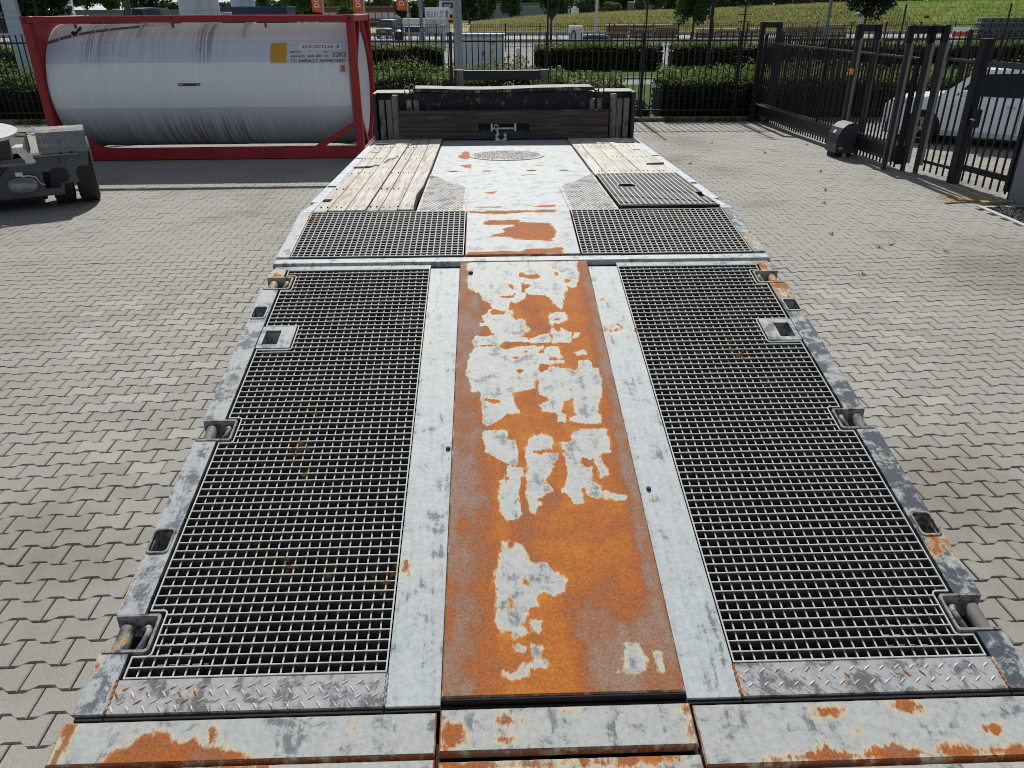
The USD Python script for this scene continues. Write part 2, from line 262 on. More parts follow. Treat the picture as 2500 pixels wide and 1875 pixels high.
# tank cladding: local x along the tank, z up
mat["tank"] = M("tank_cladding", {
    "tc": ("texture_coordinate", {}), "s": ("separate_xyz", {}),
    "mp": ("mapping", {"scale": (9.0, 0.35, 0.35)}), "n": ("noise_texture", {"scale": 1.0, "detail": 8.0, "roughness": 0.7}),
    "mps": ("mapping", {"scale": (28.0, 0.5, 0.5)}), "ns": ("noise_texture", {"scale": 1.0, "detail": 6.0, "roughness": 0.75}),
    "n3": ("noise_texture", {"scale": 1.3, "detail": 8.0, "roughness": 0.6}),
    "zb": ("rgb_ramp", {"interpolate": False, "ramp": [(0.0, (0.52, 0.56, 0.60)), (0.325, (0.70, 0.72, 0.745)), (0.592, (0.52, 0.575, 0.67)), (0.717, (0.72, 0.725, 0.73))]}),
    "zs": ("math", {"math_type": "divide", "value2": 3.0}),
    # dark run-off stains: in two places high up and low in the middle
    "xr": ("rgb_ramp", {"ramp": [(0.0, (0.06, 0.06, 0.06)), (0.125, (0.05, 0.05, 0.05)), (0.165, (0.75, 0.75, 0.75)), (0.21, (0.4, 0.4, 0.4)), (0.26, (0.2, 0.2, 0.2)), (0.47, (0.15, 0.15, 0.15)), (0.5, (0.55, 0.55, 0.55)), (0.535, (0.8, 0.8, 0.8)), (0.56, (0.1, 0.1, 0.1)), (0.6, (0.02, 0.02, 0.02)), (1.0, (0, 0, 0))]}),
    "xs": ("math", {"math_type": "divide", "value2": 6.0}),
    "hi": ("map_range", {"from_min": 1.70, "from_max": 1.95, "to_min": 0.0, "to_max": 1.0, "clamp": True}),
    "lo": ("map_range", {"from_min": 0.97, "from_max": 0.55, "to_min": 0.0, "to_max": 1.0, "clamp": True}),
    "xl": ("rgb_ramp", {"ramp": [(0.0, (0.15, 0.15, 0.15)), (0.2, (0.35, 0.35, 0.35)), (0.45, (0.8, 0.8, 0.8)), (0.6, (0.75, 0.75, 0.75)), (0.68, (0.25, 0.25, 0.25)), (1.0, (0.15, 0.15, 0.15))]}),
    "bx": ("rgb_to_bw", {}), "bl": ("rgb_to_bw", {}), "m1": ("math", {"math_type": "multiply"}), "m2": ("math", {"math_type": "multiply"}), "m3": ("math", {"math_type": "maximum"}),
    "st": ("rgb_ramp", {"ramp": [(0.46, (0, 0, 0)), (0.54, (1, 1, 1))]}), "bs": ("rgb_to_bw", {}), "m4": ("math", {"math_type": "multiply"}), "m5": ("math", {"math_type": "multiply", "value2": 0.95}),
    "soft": ("rgb_ramp", {"ramp": [(0.3, (0.94, 0.935, 0.93)), (0.65, (1.01, 1.01, 1.01))]}), "mu": ("mix_color", {"blend_type": "multiply", "fac": 1.0}),
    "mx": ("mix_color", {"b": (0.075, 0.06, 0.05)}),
    "p": ("principled_bsdf", {"roughness": 0.42, "metallic": 0.0, "specular_ior_level": 0.4})},
    [("tc.object", "s.vector"), ("tc.object", "mp.vector"), ("mp.vector", "n.vector"), ("tc.object", "mps.vector"), ("mps.vector", "ns.vector"), ("tc.object", "n3.vector"),
     ("s.z", "zs.value1"), ("zs.value", "zb.fac"), ("s.x", "xs.value1"), ("xs.value", "xr.fac"), ("xs.value", "xl.fac"), ("s.z", "hi.value"), ("s.z", "lo.value"),
     ("xr.color", "bx.color"), ("xl.color", "bl.color"), ("bx.val", "m1.value1"), ("hi.result", "m1.value2"), ("bl.val", "m2.value1"), ("lo.result", "m2.value2"),
     ("m1.value", "m3.value1"), ("m2.value", "m3.value2"), ("ns.fac", "st.fac"), ("st.color", "bs.color"), ("m3.value", "m4.value1"), ("bs.val", "m4.value2"), ("m4.value", "m5.value1"),
     ("n.fac", "soft.fac"), ("zb.color", "mu.a"), ("soft.color", "mu.b"), ("mu.result", "mx.a"), ("m5.value", "mx.fac"), ("mx.result", "p.base_color")])

# ---------------------------------------------------------------- helpers
used = {}
def numbered(parent, name):
    k = used.get((parent, name), 0)
    used[(parent, name)] = k + 1
    return name if k == 0 else f"{name}_{k:03d}"

def tag(prim, label=None, cat=None, group=None, kind=None):
    for k, v in (("label", label), ("category", cat), ("group", group), ("kind", kind)):
        if v: prim.SetCustomDataByKey(k, v)
    return prim

def thing(name, label=None, cat=None, loc=(0, 0, 0), rotz=0.0, group=None, kind=None, scale=None):
    p = "/World/" + numbered("/World", name)
    x = UsdGeom.Xform.Define(stage, p)
    x.AddTranslateOp().Set(Gf.Vec3d(*map(float, loc)))
    if rotz: x.AddRotateZOp().Set(float(rotz))
    if scale: x.AddScaleOp().Set(Gf.Vec3f(*scale))
    return tag(x.GetPrim(), label, cat, group, kind)

def copy_of(src, label, loc, rotz=0.0, scale=None, group=None, cat=None):
    base = src.GetName()
    while base[-4:-3] == "_" and base[-3:].isdigit(): base = base[:-4]
    x = UsdGeom.Xform.Define(stage, "/World/" + numbered("/World", base))
    x.AddTranslateOp().Set(Gf.Vec3d(*map(float, loc)))
    x.AddRotateZOp().Set(float(rotz))
    x.AddScaleOp().Set(Gf.Vec3f(*(scale or (1, 1, 1))))
    x.GetPrim().GetReferences().AddInternalReference(src.GetPath())
    x.GetPrim().SetInstanceable(True)
    was = src.GetCustomData()
    return tag(x.GetPrim(), label, cat or was["category"], group or was.get("group"))

class MB:
    def __init__(self): self.v, self.f, self.n = [], [], 0
    def add(self, v, f):
        v = np.asarray(v, float); f = np.asarray(f, int)
        if f.ndim == 2 and f.shape[1] == 4: f = np.vstack([f[:, [0, 1, 2]], f[:, [0, 2, 3]]])
        self.v.append(v); self.f.append(f + self.n); self.n += len(v); return self
    def tm(self, m, T=None):
        m = m if T is None else m.copy().apply_transform(T)
        return self.add(m.vertices, m.faces)
    def box(self, x0, x1, y0, y1, z0, z1, zf=None):
        v = np.array([[x, y, z] for z in (z0, z1) for y in (y0, y1) for x in (x0, x1)], float)
        if zf: v[:, 2] += zf(v[:, 1])
        return self.add(v, [[0, 2, 3, 1], [4, 5, 7, 6], [0, 1, 5, 4], [2, 6, 7, 3], [0, 4, 6, 2], [1, 3, 7, 5]])
    def rbox(self, x0, x1, y0, y1, z0, z1, c=0.006):
        """Box with chamfered edges."""
        lo = np.array([min(x0, x1), min(y0, y1), min(z0, z1)]); hi = np.array([max(x0, x1), max(y0, y1), max(z0, z1)])
        c = min(c, 0.45 * (hi - lo).min()); pts = []
        for s in np.ndindex(2, 2, 2):
            p = np.where(np.array(s) == 1, hi, lo); d = np.where(np.array(s) == 1, -1, 1) * c
            for k in range(3):
                q = p + d; q[k] = p[k]; pts.append(q)
        return self.tm(trimesh.convex.convex_hull(np.array(pts)))
    def beam(self, a, b, w, h, upv=(0, 0, 1)):
        a, b = np.array(a, float), np.array(b, float); d = b - a; L = np.linalg.norm(d); d = d / L
        s = np.cross(d, upv); 
        if np.linalg.norm(s) < 1e-6: s = np.cross(d, (0, 1, 0))
        s /= np.linalg.norm(s); u = np.cross(s, d)
        v = [a + e * d * L + i * s * w / 2 + j * u * h / 2 for e in (0, 1) for i, j in ((-1, -1), (1, -1), (1, 1), (-1, 1))]
        return self.add(v, [[0, 3, 2, 1], [4, 5, 6, 7], [0, 1, 5, 4], [1, 2, 6, 5], [2, 3, 7, 6], [3, 0, 4, 7]])
    def cyl(self, a, b, r, n=12, r2=None, caps=True):
        a, b = np.array(a, float), np.array(b, float); d = b - a; d /= np.linalg.norm(d)
        s = np.cross(d, (0, 0, 1) if abs(d[2]) < .9 else (1, 0, 0)); s /= np.linalg.norm(s); u = np.cross(s, d)
        t = np.arange(n) * 2 * PI / n; ring = np.cos(t)[:, None] * s + np.sin(t)[:, None] * u
        v = np.vstack([a + ring * r, b + ring * (r if r2 is None else r2), [a], [b]])
        i = np.arange(n); j = (i + 1) % n
        f = [np.stack([i, i + n, j + n], 1), np.stack([i, j + n, j], 1)]
        if caps: f += [np.stack([i, j, np.full(n, 2 * n)], 1), np.stack([j + n, i + n, np.full(n, 2 * n + 1)], 1)]
        return self.add(v, np.vstack(f)[:, ::-1])
    def tube(self, pts, r, n=8):
        P = np.array(pts, float); T = np.gradient(P, axis=0); T /= np.linalg.norm(T, axis=1)[:, None]
        ref = np.array([0, 0, 1.0]) if abs(T[:, 2]).mean() < .8 else np.array([1.0, 0, 0]); v = []
        rr = np.broadcast_to(r, (len(P),))
        for p, t, q in zip(P, T, rr):
            s = np.cross(t, ref); s /= np.linalg.norm(s) + 1e-9; u = np.cross(s, t)
            for k in range(n): a = 2 * PI * k / n; v.append(p + q * (math.cos(a) * s + math.sin(a) * u))
        f = []
        for i in range(len(P) - 1):
            for k in range(n): f.append([i * n + k, i * n + (k + 1) % n, (i + 1) * n + (k + 1) % n, (i + 1) * n + k])
        f = np.array(f); self.add(v, f[:, ::-1])
        for e in (0, len(P) - 1):
            idx = np.arange(n) + e * n; tri = [[idx[0], idx[k], idx[k + 1]] for k in range(1, n - 1)]
            base = self.n - len(v); self.f.append(np.array(tri) + base)
        return self
    def prism(self, poly, z0, z1, zf=None):
        """Vertical extrusion of a shapely polygon; zf(y) added to z."""
        for g in getattr(poly, "geoms", [poly]):
            if g.is_empty or g.area < 1e-9: continue
            m = trimesh.creation.extrude_polygon(g, 1.0, engine="earcut"); v = np.array(m.vertices); v[:, 2] = z0 + v[:, 2] * (z1 - z0)
            if zf: v[:, 2] += zf(v[:, 1])
            self.add(v, m.faces)
        return self
    def mesh(self): return np.vstack(self.v), np.vstack(self.f)
    def build(self, name, m, parent=None, smooth=False, label=None, cat=None, group=None, kind=None):
        pp = str(parent.GetPath()) if parent else "/World"
        v, f = self.mesh()
        g = usdkit.mesh(stage, pp + "/" + numbered(pp, name), (v, f), mat[m] if isinstance(m, str) else m, smooth=smooth)
        g.CreateDoubleSidedAttr(True)
        return tag(g.GetPrim(), label, cat, group, kind)

def lens_bumps(mb, cx, cy, ang, L, w, h, zf):
    """One raised lens of checker plate."""
    ca, sa = math.cos(ang), math.sin(ang)
    P = [(-L / 2, 0, 0), (-L / 5, w / 2, 0), (L / 5, w / 2, 0), (L / 2, 0, 0), (L / 5, -w / 2, 0), (-L / 5, -w / 2, 0), (-L / 4.5, 0, h), (L / 4.5, 0, h)]
    v = np.array([(cx + x * ca - y * sa, cy + x * sa + y * ca, z) for x, y, z in P]); v[:, 2] += zf(v[:, 1]) - 0.0005
    mb.add(v, [[0, 5, 6], [0, 6, 1], [1, 6, 2], [2, 6, 7], [2, 7, 3], [3, 7, 4], [4, 7, 5], [5, 7, 6]])

def slab(name, poly, zf, depth, m, parent, lift=0.0, **kw):
    mb = MB(); mb.prism(poly, lift - depth, lift, zf); return mb.build(name, m, parent, **kw)

def P(*a): return Polygon(a)
def rect(x0, x1, y0, y1): return sbox(x0, y0, x1, y1)
def rrect(x0, x1, y0, y1, r): return sbox(x0 + r, y0 + r, x1 - r, y1 - r).buffer(r, quad_segs=3)
def mirror(g): return affinity.scale(g, -1, 1, origin=(0, 0))

# ================================================================ SETTING: ground
def sheet(name, x0, x1, y0, y1, z, m, nx=2, ny=2):
    g = MB(); g.add([[x0, y0, z], [x1, y0, z], [x1, y1, z], [x0, y1, z]], [[0, 1, 2, 3]])
    return g.build(name, m, kind="structure")
sheet("ground", -900, 900, -300, 1500, -0.14, "verge")
FY = 21.5                                   # line of the near fence
sheet("planting_bed", -40, 40, 21.42, 26.5, 0.0, "soil")
sheet("grass_strip", -60, 60, 26.5, 32.2, -0.02, "verge")
sheet("footpath", -60, 70, 32.2, 34.6, -0.01, "lot")
sheet("grass_verge", -60, 70, 34.85, 41.6, 0.0, "verge")
g = MB(); g.box(-60, 70, 34.6, 34.85, -0.1, 0.06); g.build("path_kerb", "kerb", kind="structure")
sheet("parking_lot", -70, 90, 41.6, 72.0, -0.015, "lot")
sheet("road", -120, 160, 72.0, 82.5, -0.03, "asphalt")
sheet("storage_yard", -120, 160, 82.5, 93.0, -0.02, "pale_road")
g = MB(); g.box(-90, 130, 93.6, 94.0, -0.1, 0.35); g.build("yard_kerb", "concrete", kind="structure")

# dike behind the yard
def dike_h(x, y):
    crest = np.interp(x, [-12, -4, 2, 12, 24, 36, 48, 66, 120], [0.0, 0.85, 1.35, 1.9, 2.2, 2.55, 3.0, 3.35, 3.6])
    t = np.clip((y - 95) / 15.0, 0, 1); t = t * t * (3 - 2 * t)
    b = np.clip((y - 122) / 30.0, 0, 1)
    return -0.10 + (crest + 0.1) * t * (1 - 0.55 * b) + 0.18 * t * (meshkit.fbm(np.stack([x * 0.12, y * 0.12, 0 * x], -1), 4, 3) - 0.5) * 2
xs = np.linspace(-40, 140, 181); ys = np.concatenate([np.linspace(94.2, 112, 40), np.linspace(114, 175, 20)])
X, Y = np.meshgrid(xs, ys); Z = dike_h(X, Y)
i, j = np.meshgrid(np.arange(len(ys) - 1), np.arange(len(xs) - 1), indexing="ij"); n_ = len(xs)
g = MB(); g.add(np.stack([X, Y, Z], -1).reshape(-1, 3), np.stack([i * n_ + j, i * n_ + j + 1, (i + 1) * n_ + j + 1, (i + 1) * n_ + j], -1).reshape(-1, 4))
g.build("dike", "dike", kind="structure", smooth=True)

# ---------------------------------------------------------------- pavers: bone-shaped concrete blocks in running bond
PL, PW, AMP = 0.2262, 0.1468, 0.012
PAVER_YAW = math.radians(3.2)
def paver_outline(shrink=0.0):
    ph = [0.05, 0.08, 0.146, 0.176]       # along the length: end flat, ramp, waist flat, ramp
    g_ = 0.0036 + shrink
    top = [(0, AMP), (ph[0], AMP), (ph[1], -AMP), (ph[2], -AMP), (ph[3], AMP), (PL, AMP)]
    up_ = [(min(max(x, g_), PL - g_), PW / 2 + d - g_) for x, d in top]
    return np.array(up_ + [(x, -y) for x, y in up_[::-1]])
O0, O1 = paver_outline(), paver_outline(0.0055)
def paver_mesh(cx, cy, dz, bevel, tilt):
    O = np.vstack([np.c_[O1, np.full(12, 0.0)], np.c_[O0, np.full(12, -0.0055)], np.c_[O0, np.full(12, -0.04)]]) if bevel else np.vstack([np.c_[O0, np.full(12, -0.001)], np.c_[O0, np.full(12, -0.035)]])
    O = O.copy(); O[:, 2] += dz + (O[:, 0] - PL / 2) * tilt[0] + O[:, 1] * tilt[1]
    O[:, 0] += cx; O[:, 1] += cy
    c, s = math.cos(PAVER_YAW), math.sin(PAVER_YAW)
    return np.c_[O[:, 0] * c - O[:, 1] * s, O[:, 0] * s + O[:, 1] * c, O[:, 2]]
TOP = np.array([[0, 1, 10], [0, 10, 11], [1, 2, 9], [1, 9, 10], [2, 3, 8], [2, 8, 9], [3, 4, 7], [3, 7, 8], [4, 5, 6], [4, 6, 7]])[:, ::-1]
k = np.arange(12); k2 = (k + 1) % 12
SIDE = np.vstack([np.stack([k, k2, k2 + 12], 1), np.stack([k, k2 + 12, k + 12], 1)])
F_BEV = np.vstack([TOP, SIDE, SIDE + 12]); F_FLAT = np.vstack([TOP, SIDE])
cells = []
cy_, sy_ = math.cos(PAVER_YAW), math.sin(PAVER_YAW)
for r in range(-10, 175):
    for q in range(-130, 90):
        lx, ly = (q + 0.5 * (r % 2)) * PL, r * PW
        x, y = lx * cy_ - ly * sy_ + PL / 2, lx * sy_ + ly * cy_
        if y < 1.2 or y > 21.12: continue
        half = 1.05 + 0.70 * y
        if x < -half or x > half: continue
        if y < 11.55 and x > 6.9 and y > 10.0 - 0.0: 
            if x > 6.95: continue
        if y <= 10.0 and x > 7.0: continue
        if abs(x - (0.19 - 0.03 * y)) < 1.25 and 1.7 < y < 9.5 and (q % 1 == 0) and abs(x - (0.19 - 0.03 * y)) < 0.3: continue
        cells.append((x, y, lx, ly))
def visible_size(c):
    x, y = c[0], c[1]
    side = abs(x - (0.19 - 0.03 * y))
    edge = 1.36 * (CAMH) / (CAMH - np.interp(y, [1.5, 4.1, 5, 9], [0.9, 1.42, 1.52, 1.44]) ) if y < 9 else 0
    hidden = side < 1.9 + 0.08 * y and y < 12
    inframe = abs(x) < 0.60 * math.hypot(y, 1.2) + 0.05 and y > 1.75
    return (0 if (hidden or not inframe) else 1) / math.hypot(x, y, CAMH)
order = sorted(range(len(cells)), key=lambda i: -visible_size(cells[i]))
pav = thing("pavement", kind="structure")
g = MB(); g.add([[-22, -2, -0.022], [22, -2, -0.022], [22, 21.14, -0.022], [-22, 21.14, -0.022]], [[0, 1, 2, 3]]); g.build("joint_bed", "bed", pav)
near = set(order[:300])
big = MB()
for idx, (x, y, lx, ly) in enumerate(cells):
    dz = rnd.gauss(0, 0.0012); tilt = (rnd.gauss(0, 0.006), rnd.gauss(0, 0.006))
    bev = y < 9.0
    v = paver_mesh(lx, ly, dz, bev, tilt)
    if idx in near:
        m_ = MB(); m_.add(v, F_BEV if bev else F_FLAT); m_.build("paver", "paver", pav)
    else:
        big.add(v, F_BEV if bev else F_FLAT)
big.build("paver_rows", "paver", pav, kind="stuff")
# kerb boards under the fence
g = MB(); g.rbox(-40, 6.25, 21.17, 21.4, -0.1, 0.10, 0.01); g.build("fence_kerb", "kerb", kind="structure")
g = MB(); g.box(6.9, 24, 21.17, 21.4, -0.1, 0.06); g.build("drive_kerb", "kerb", kind="structure")
# dark gravel bed and its edging by the wall
g = MB(); g.box(6.94, 7.02, 8.0, 11.45, -0.1, 0.012); g.box(7.02, 9.0, 11.38, 11.45, -0.1, 0.012); g.build("gravel_edging", "concrete", kind="structure")
g = MB(); g.add([[7.0, 7, -0.01], [12, 7, -0.01], [12, 11.4, -0.01], [7.0, 11.4, -0.01]], [[0, 1, 2, 3]])
ico = trimesh.creation.icosahedron()
for _ in range(2600):
    x, y = 7.03 + rs.rand() * 1.0, 9.6 + rs.rand() * 1.78
    s = 0.008 + 0.012 * rs.rand(); v = ico.vertices * s * (0.6 + 0.8 * rs.rand(12, 1)); v = v + [x, y, 0.004 + 0.006 * rs.rand()]
    g.add(v, ico.faces)
tag(g.build("gravel_bed", "gravel", kind="stuff"), "dark crushed gravel bed at the foot of the speckled grey wall", "gravel")

# ================================================================ LOW LOADER TRAILER (local: x across, y along, z up)
zt = lambda y: 1.003 + 0.2 * (np.asarray(y) - 2.0)
zn = lambda y: 1.525 + 0.138 * (np.asarray(y) - 4.8)
zu = lambda y: 1.485 - 0.022 * (np.asarray(y) - 6.5)
tr = thing("low_loader_trailer", "long rusty low loader trailer deck with gratings, timber planks and sloping tail", "trailer", (0.19155, 0, 0), 1.731268)

def dist_in(polys, X, Y):
    u = shapely.union_all([Polygon(p).buffer(0) for p in polys]); pts = shapely.points(X.ravel(), Y.ravel())
    d = shapely.distance(u, pts); b = shapely.distance(u.boundary, pts)
    return np.where(d > 0, d, -b).reshape(X.shape)

def mask_plate(name, x0, x1, y0, y1, zf, thick, m, level, lift=0.0, step=0.012, parent=None, label=None, dull=None):
    """Solid plate whose top is a fine grid carrying where the rust lies (a mark of its own shape)."""
    nx, ny = max(2, int((x1 - x0) / step)), max(2, int((y1 - y0) / step))
    X, Y = np.meshgrid(np.linspace(x0, x1, nx), np.linspace(y0, y1, ny)); Z = zf(Y) + lift
    lev = level(X, Y)
    i, j = np.meshgrid(np.arange(ny - 1), np.arange(nx - 1), indexing="ij")
    f = np.stack([i * nx + j, i * nx + j + 1, (i + 1) * nx + j + 1, (i + 1) * nx + j], -1).reshape(-1, 4)
    ch = 0.004
    Xi = x0 + ch + (X - x0) * (x1 - x0 - 2 * ch) / (x1 - x0); Yi = y0 + ch + (Y - y0) * (y1 - y0 - 2 * ch) / (y1 - y0)
    v = np.stack([Xi, Yi, Z], -1).reshape(-1, 3); mb = MB(); mb.add(v, f)
    c = [(x0, y0), (x1, y0), (x1, y1), (x0, y1)]; ci = [(x0 + ch, y0 + ch), (x1 - ch, y0 + ch), (x1 - ch, y1 - ch), (x0 + ch, y1 - ch)]
    vv = [(a, b, float(zf(b)) + lift) for a, b in ci] + [(a, b, float(zf(b)) + lift - ch) for a, b in c] + [(a, b, float(zf(b)) + lift - thick) for a, b in c]
    ff = []
    for o in (0, 4):
        for q in range(4): ff.append([o + 4 + q, o + 4 + (q + 1) % 4, o + (q + 1) % 4, o + q])
    mb.add(vv, ff)
    p = mb.build(name, m, parent or tr, label=label)
    vals = np.concatenate([lev.ravel(), np.full(len(vv), 0.31)]).astype(np.float32)
    UsdGeom.PrimvarsAPI(p).CreatePrimvar("rust", Sdf.ValueTypeNames.FloatArray, "vertex").Set(Vt.FloatArray.FromNumpy(vals))
    dv = np.concatenate([(dull(X, Y) if dull else 0.35 * np.ones_like(X)).ravel(), np.full(len(vv), 0.6)]).astype(np.float32)
    UsdGeom.PrimvarsAPI(p).CreatePrimvar("dull", Sdf.ValueTypeNames.FloatArray, "vertex").Set(Vt.FloatArray.FromNumpy(dv))
    return p

BARE = [[(-0.316,4.086),(-0.168,4.097),(0.121,4.087),(0.285,4.082),(0.291,3.958),(0.262,3.819),(0.236,3.812),(0.215,3.835),(0.178,3.662),(0.166,3.609),(0.14,3.637),(0.11,3.719),(0.09,3.747),(0.039,3.748),(-0.011,3.771),(-0.017,3.709),(-0.044,3.676),(-0.094,3.678),(-0.111,3.599),(-0.139,3.6),(-0.174,3.614),(-0.195,3.674),(-0.231,3.716),(-0.245,3.772),(-0.304,3.823),(-0.314,3.962)],[(-0.227,3.558),(-0.195,3.602),(-0.182,3.556),(-0.126,3.561),(-0.09,3.592),(-0.098,3.541),(-0.065,3.502),(-0.059,3.464),(-0.009,3.438),(-0.007,3.42),(-0.028,3.403),(-0.043,3.368),(-0.011,3.326),(-0.145,3.324),(-0.143,3.383),(-0.177,3.408),(-0.203,3.469),(-0.245,3.452),(-0.255,3.483),(-0.224,3.495)],[(-0.064,3.514),(-0.019,3.519),(-0.022,3.463),(-0.059,3.464)],[(-0.271,3.375),(-0.15,3.377),(-0.142,3.307),(-0.264,3.308),(-0.278,3.34)],[(0.11,3.566),(0.177,3.57),(0.178,3.506),(0.149,3.482),(0.159,3.445),(0.176,3.408),(0.196,3.395),(0.184,3.314),(0.098,3.311),(0.101,3.351),(0.101,3.399),(0.101,3.496)],[(0.003,3.343),(0.045,3.377),(0.087,3.393),(0.088,3.317),(0.002,3.317)],[(0.208,3.383),(0.236,3.394),(0.226,3.359),(0.202,3.354)],[(0.193,3.234),(0.248,3.255),(0.248,3.221),(0.204,3.212)],[(-0.264,3.283),(-0.152,3.296),(-0.14,3.234),(-0.139,3.273),(-0.086,3.277),(-0.027,3.286),(0.053,3.289),(0.029,3.228),(0.062,3.227),(0.072,3.277),(0.118,3.276),(0.139,3.214),(0.134,3.192),(0.086,3.204),(0.058,3.173),(0.142,3.17),(0.14,3.154),(0.031,3.152),(0.016,3.11),(0.039,3.083),(0.08,3.119),(0.181,3.105),(0.205,3.125),(0.212,3.162),(0.251,3.166),(0.265,3.123),(0.288,3.101),(0.285,2.999),(0.274,2.941),(0.018,2.949),(0.017,3.028),(0.005,3.028),(-0.017,2.97),(-0.085,2.952),(-0.274,2.959),(-0.281,3.028),(-0.301,3.11),(-0.302,3.184)],[(-0.28,3.024),(0.006,3.014),(-0.004,2.974),(-0.084,2.97),(-0.099,2.954),(-0.083,2.815),(-0.132,2.806),(-0.167,2.775),(-0.208,2.745),(-0.226,2.746),(-0.229,2.89),(-0.229,2.952),(-0.272,2.977)],[(0.013,3.014),(0.284,3.005),(0.268,2.88),(0.255,2.804),(0.255,2.746),(0.182,2.743),(0.121,2.75),(0.127,2.776),(0.159,2.786),(0.151,2.85),(0.16,2.905),(0.127,2.895),(0.107,2.874),(0.099,2.814),(0.115,2.798),(0.114,2.75),(0.08,2.751),(0.077,2.804),(0.023,2.827),(0.014,2.86),(0.055,2.887),(0.043,2.915),(0.012,2.933)],[(-0.226,2.7),(-0.134,2.702),(-0.132,2.667),(-0.149,2.653),(-0.103,2.646),(-0.092,2.565),(-0.101,2.5),(-0.139,2.52),(-0.19,2.558),(-0.226,2.588)],[(-0.133,2.501),(-0.076,2.495),(-0.081,2.446),(-0.094,2.438),(-0.098,2.263),(-0.111,2.24),(-0.15,2.23),(-0.166,2.297),(-0.165,2.372),(-0.14,2.379)],[(-0.053,2.645),(-0.024,2.673),(0.014,2.687),(0.038,2.657),(0.04,2.589),(-0.007,2.571),(0.064,2.564),(0.065,2.527),(0.038,2.514),(0.032,2.478),(0.008,2.408),(0.024,2.374),(-0.01,2.333),(-0.034,2.334),(-0.042,2.246),(-0.053,2.262),(-0.065,2.327),(-0.063,2.499),(-0.058,2.592)],[(0.134,2.673),(0.171,2.702),(0.269,2.699),(0.278,2.639),(0.272,2.572),(0.235,2.563),(0.212,2.536),(0.179,2.532),(0.153,2.538),(0.149,2.501),(0.192,2.482),(0.174,2.438),(0.17,2.403),(0.203,2.389),(0.201,2.326),(0.168,2.331),(0.15,2.387),(0.124,2.379),(0.131,2.329),(0.137,2.304),(0.107,2.305),(0.102,2.346),(0.066,2.36),(0.086,2.441),(0.093,2.559),(0.124,2.567),(0.086,2.592),(0.089,2.621),(0.126,2.629)],[(0.208,2.536),(0.228,2.535),(0.245,2.444),(0.211,2.428)],[(0.22,2.355),(0.297,2.331),(0.292,2.319),(0.22,2.326)],[(-0.167,2.427),(-0.151,2.422),(-0.155,2.392),(-0.164,2.397)],[(-0.03,2.309),(-0.011,2.309),(-0.019,2.289),(-0.031,2.289)],[(-0.163,2.134),(-0.145,2.134),(-0.143,2.081),(-0.124,2.129),(-0.096,2.123),(-0.076,2.036),(-0.021,2.034),(0.018,1.995),(0.042,1.965),(0.035,1.926),(-0.006,1.907),(-0.028,1.92),(-0.063,1.901),(-0.054,1.874),(-0.085,1.852),(-0.093,1.823),(-0.119,1.802),(-0.101,1.78),(-0.137,1.763),(-0.142,1.784),(-0.167,1.789),(-0.183,1.826),(-0.191,1.909),(-0.18,1.94),(-0.2,1.965),(-0.2,2.002),(-0.179,2.022)],[(-0.083,1.823),(-0.052,1.814),(-0.057,1.778),(-0.081,1.797)],[(-0.138,1.732),(-0.098,1.727),(-0.102,1.706),(-0.138,1.714)],[(-0.079,1.726),(-0.061,1.722),(-0.069,1.688),(-0.08,1.702)],[(-0.18,1.652),(-0.167,1.665),(-0.15,1.645),(-0.125,1.651),(-0.118,1.677),(-0.069,1.678),(-0.042,1.681),(-0.046,1.664),(-0.089,1.656),(-0.099,1.63),(-0.144,1.622),(-0.177,1.633)],[(0.208,1.727),(0.236,1.726),(0.239,1.692),(0.255,1.678),(0.247,1.645),(0.204,1.627),(0.161,1.638),(0.19,1.65)],[(0.287,1.697),(0.302,1.697),(0.303,1.637),(0.285,1.637)]]
ISLES = [[(-0.032,3.983),(-0.005,3.975),(0.005,3.944),(0.066,3.953),(0.085,3.922),(0.063,3.908),(-0.03,3.926)],[(0.118,4.037),(0.183,4.03),(0.154,4.005)],[(0.166,3.965),(0.184,3.946),(0.168,3.939)],[(0.217,3.893),(0.239,3.885),(0.218,3.868)],[(-0.089,3.845),(-0.063,3.844),(-0.072,3.801)],[(-0.024,3.864),(-0.011,3.842),(0.033,3.833),(-0.009,3.813),(-0.015,3.764),(-0.022,3.771)],[(-0.143,3.734),(-0.093,3.732),(-0.063,3.752),(-0.068,3.718),(-0.122,3.717)],[(0.124,3.521),(0.163,3.526),(0.154,3.501),(0.126,3.502)],[(0.123,3.471),(0.147,3.464),(0.136,3.415),(0.124,3.434)],[(-0.099,3.202),(-0.053,3.2),(-0.076,3.193)],[(-0.035,3.253),(-0.015,3.252),(-0.029,3.228)],[(-0.07,3.103),(-0.048,3.107),(-0.064,3.087)],[(-0.225,2.912),(-0.172,2.892),(-0.183,2.883),(-0.222,2.896)],[(-0.03,2.577),(0.033,2.589),(-0.008,2.557)],[(-0.102,1.978),(-0.085,1.978),(-0.086,1.957),(-0.1,1.958)],[(-0.148,1.9),(-0.141,1.896),(-0.144,1.869)]]
NECK = [[(-0.108, 4.563), (0.008, 4.667), (0.19, 4.638), (0.208, 4.516), (0.184, 4.381), (-0.044, 4.416), (-0.11, 4.473)], [(-0.233, 4.69), (-0.005, 4.697), (-0.008, 4.624), (-0.219, 4.632)], [(-0.321, 4.853), (0.237, 4.871), (0.247, 4.816), (-0.059, 4.812), (-0.306, 4.814)], [(0.03, 4.258), (0.229, 4.275), (0.235, 4.194), (-0.077, 4.199)], [(-0.311, 4.233), (0.029, 4.233), (0.026, 4.189), (-0.31, 4.196)], [(-0.192, 4.497), (-0.068, 4.506), (-0.07, 4.444), (-0.179, 4.455)]]
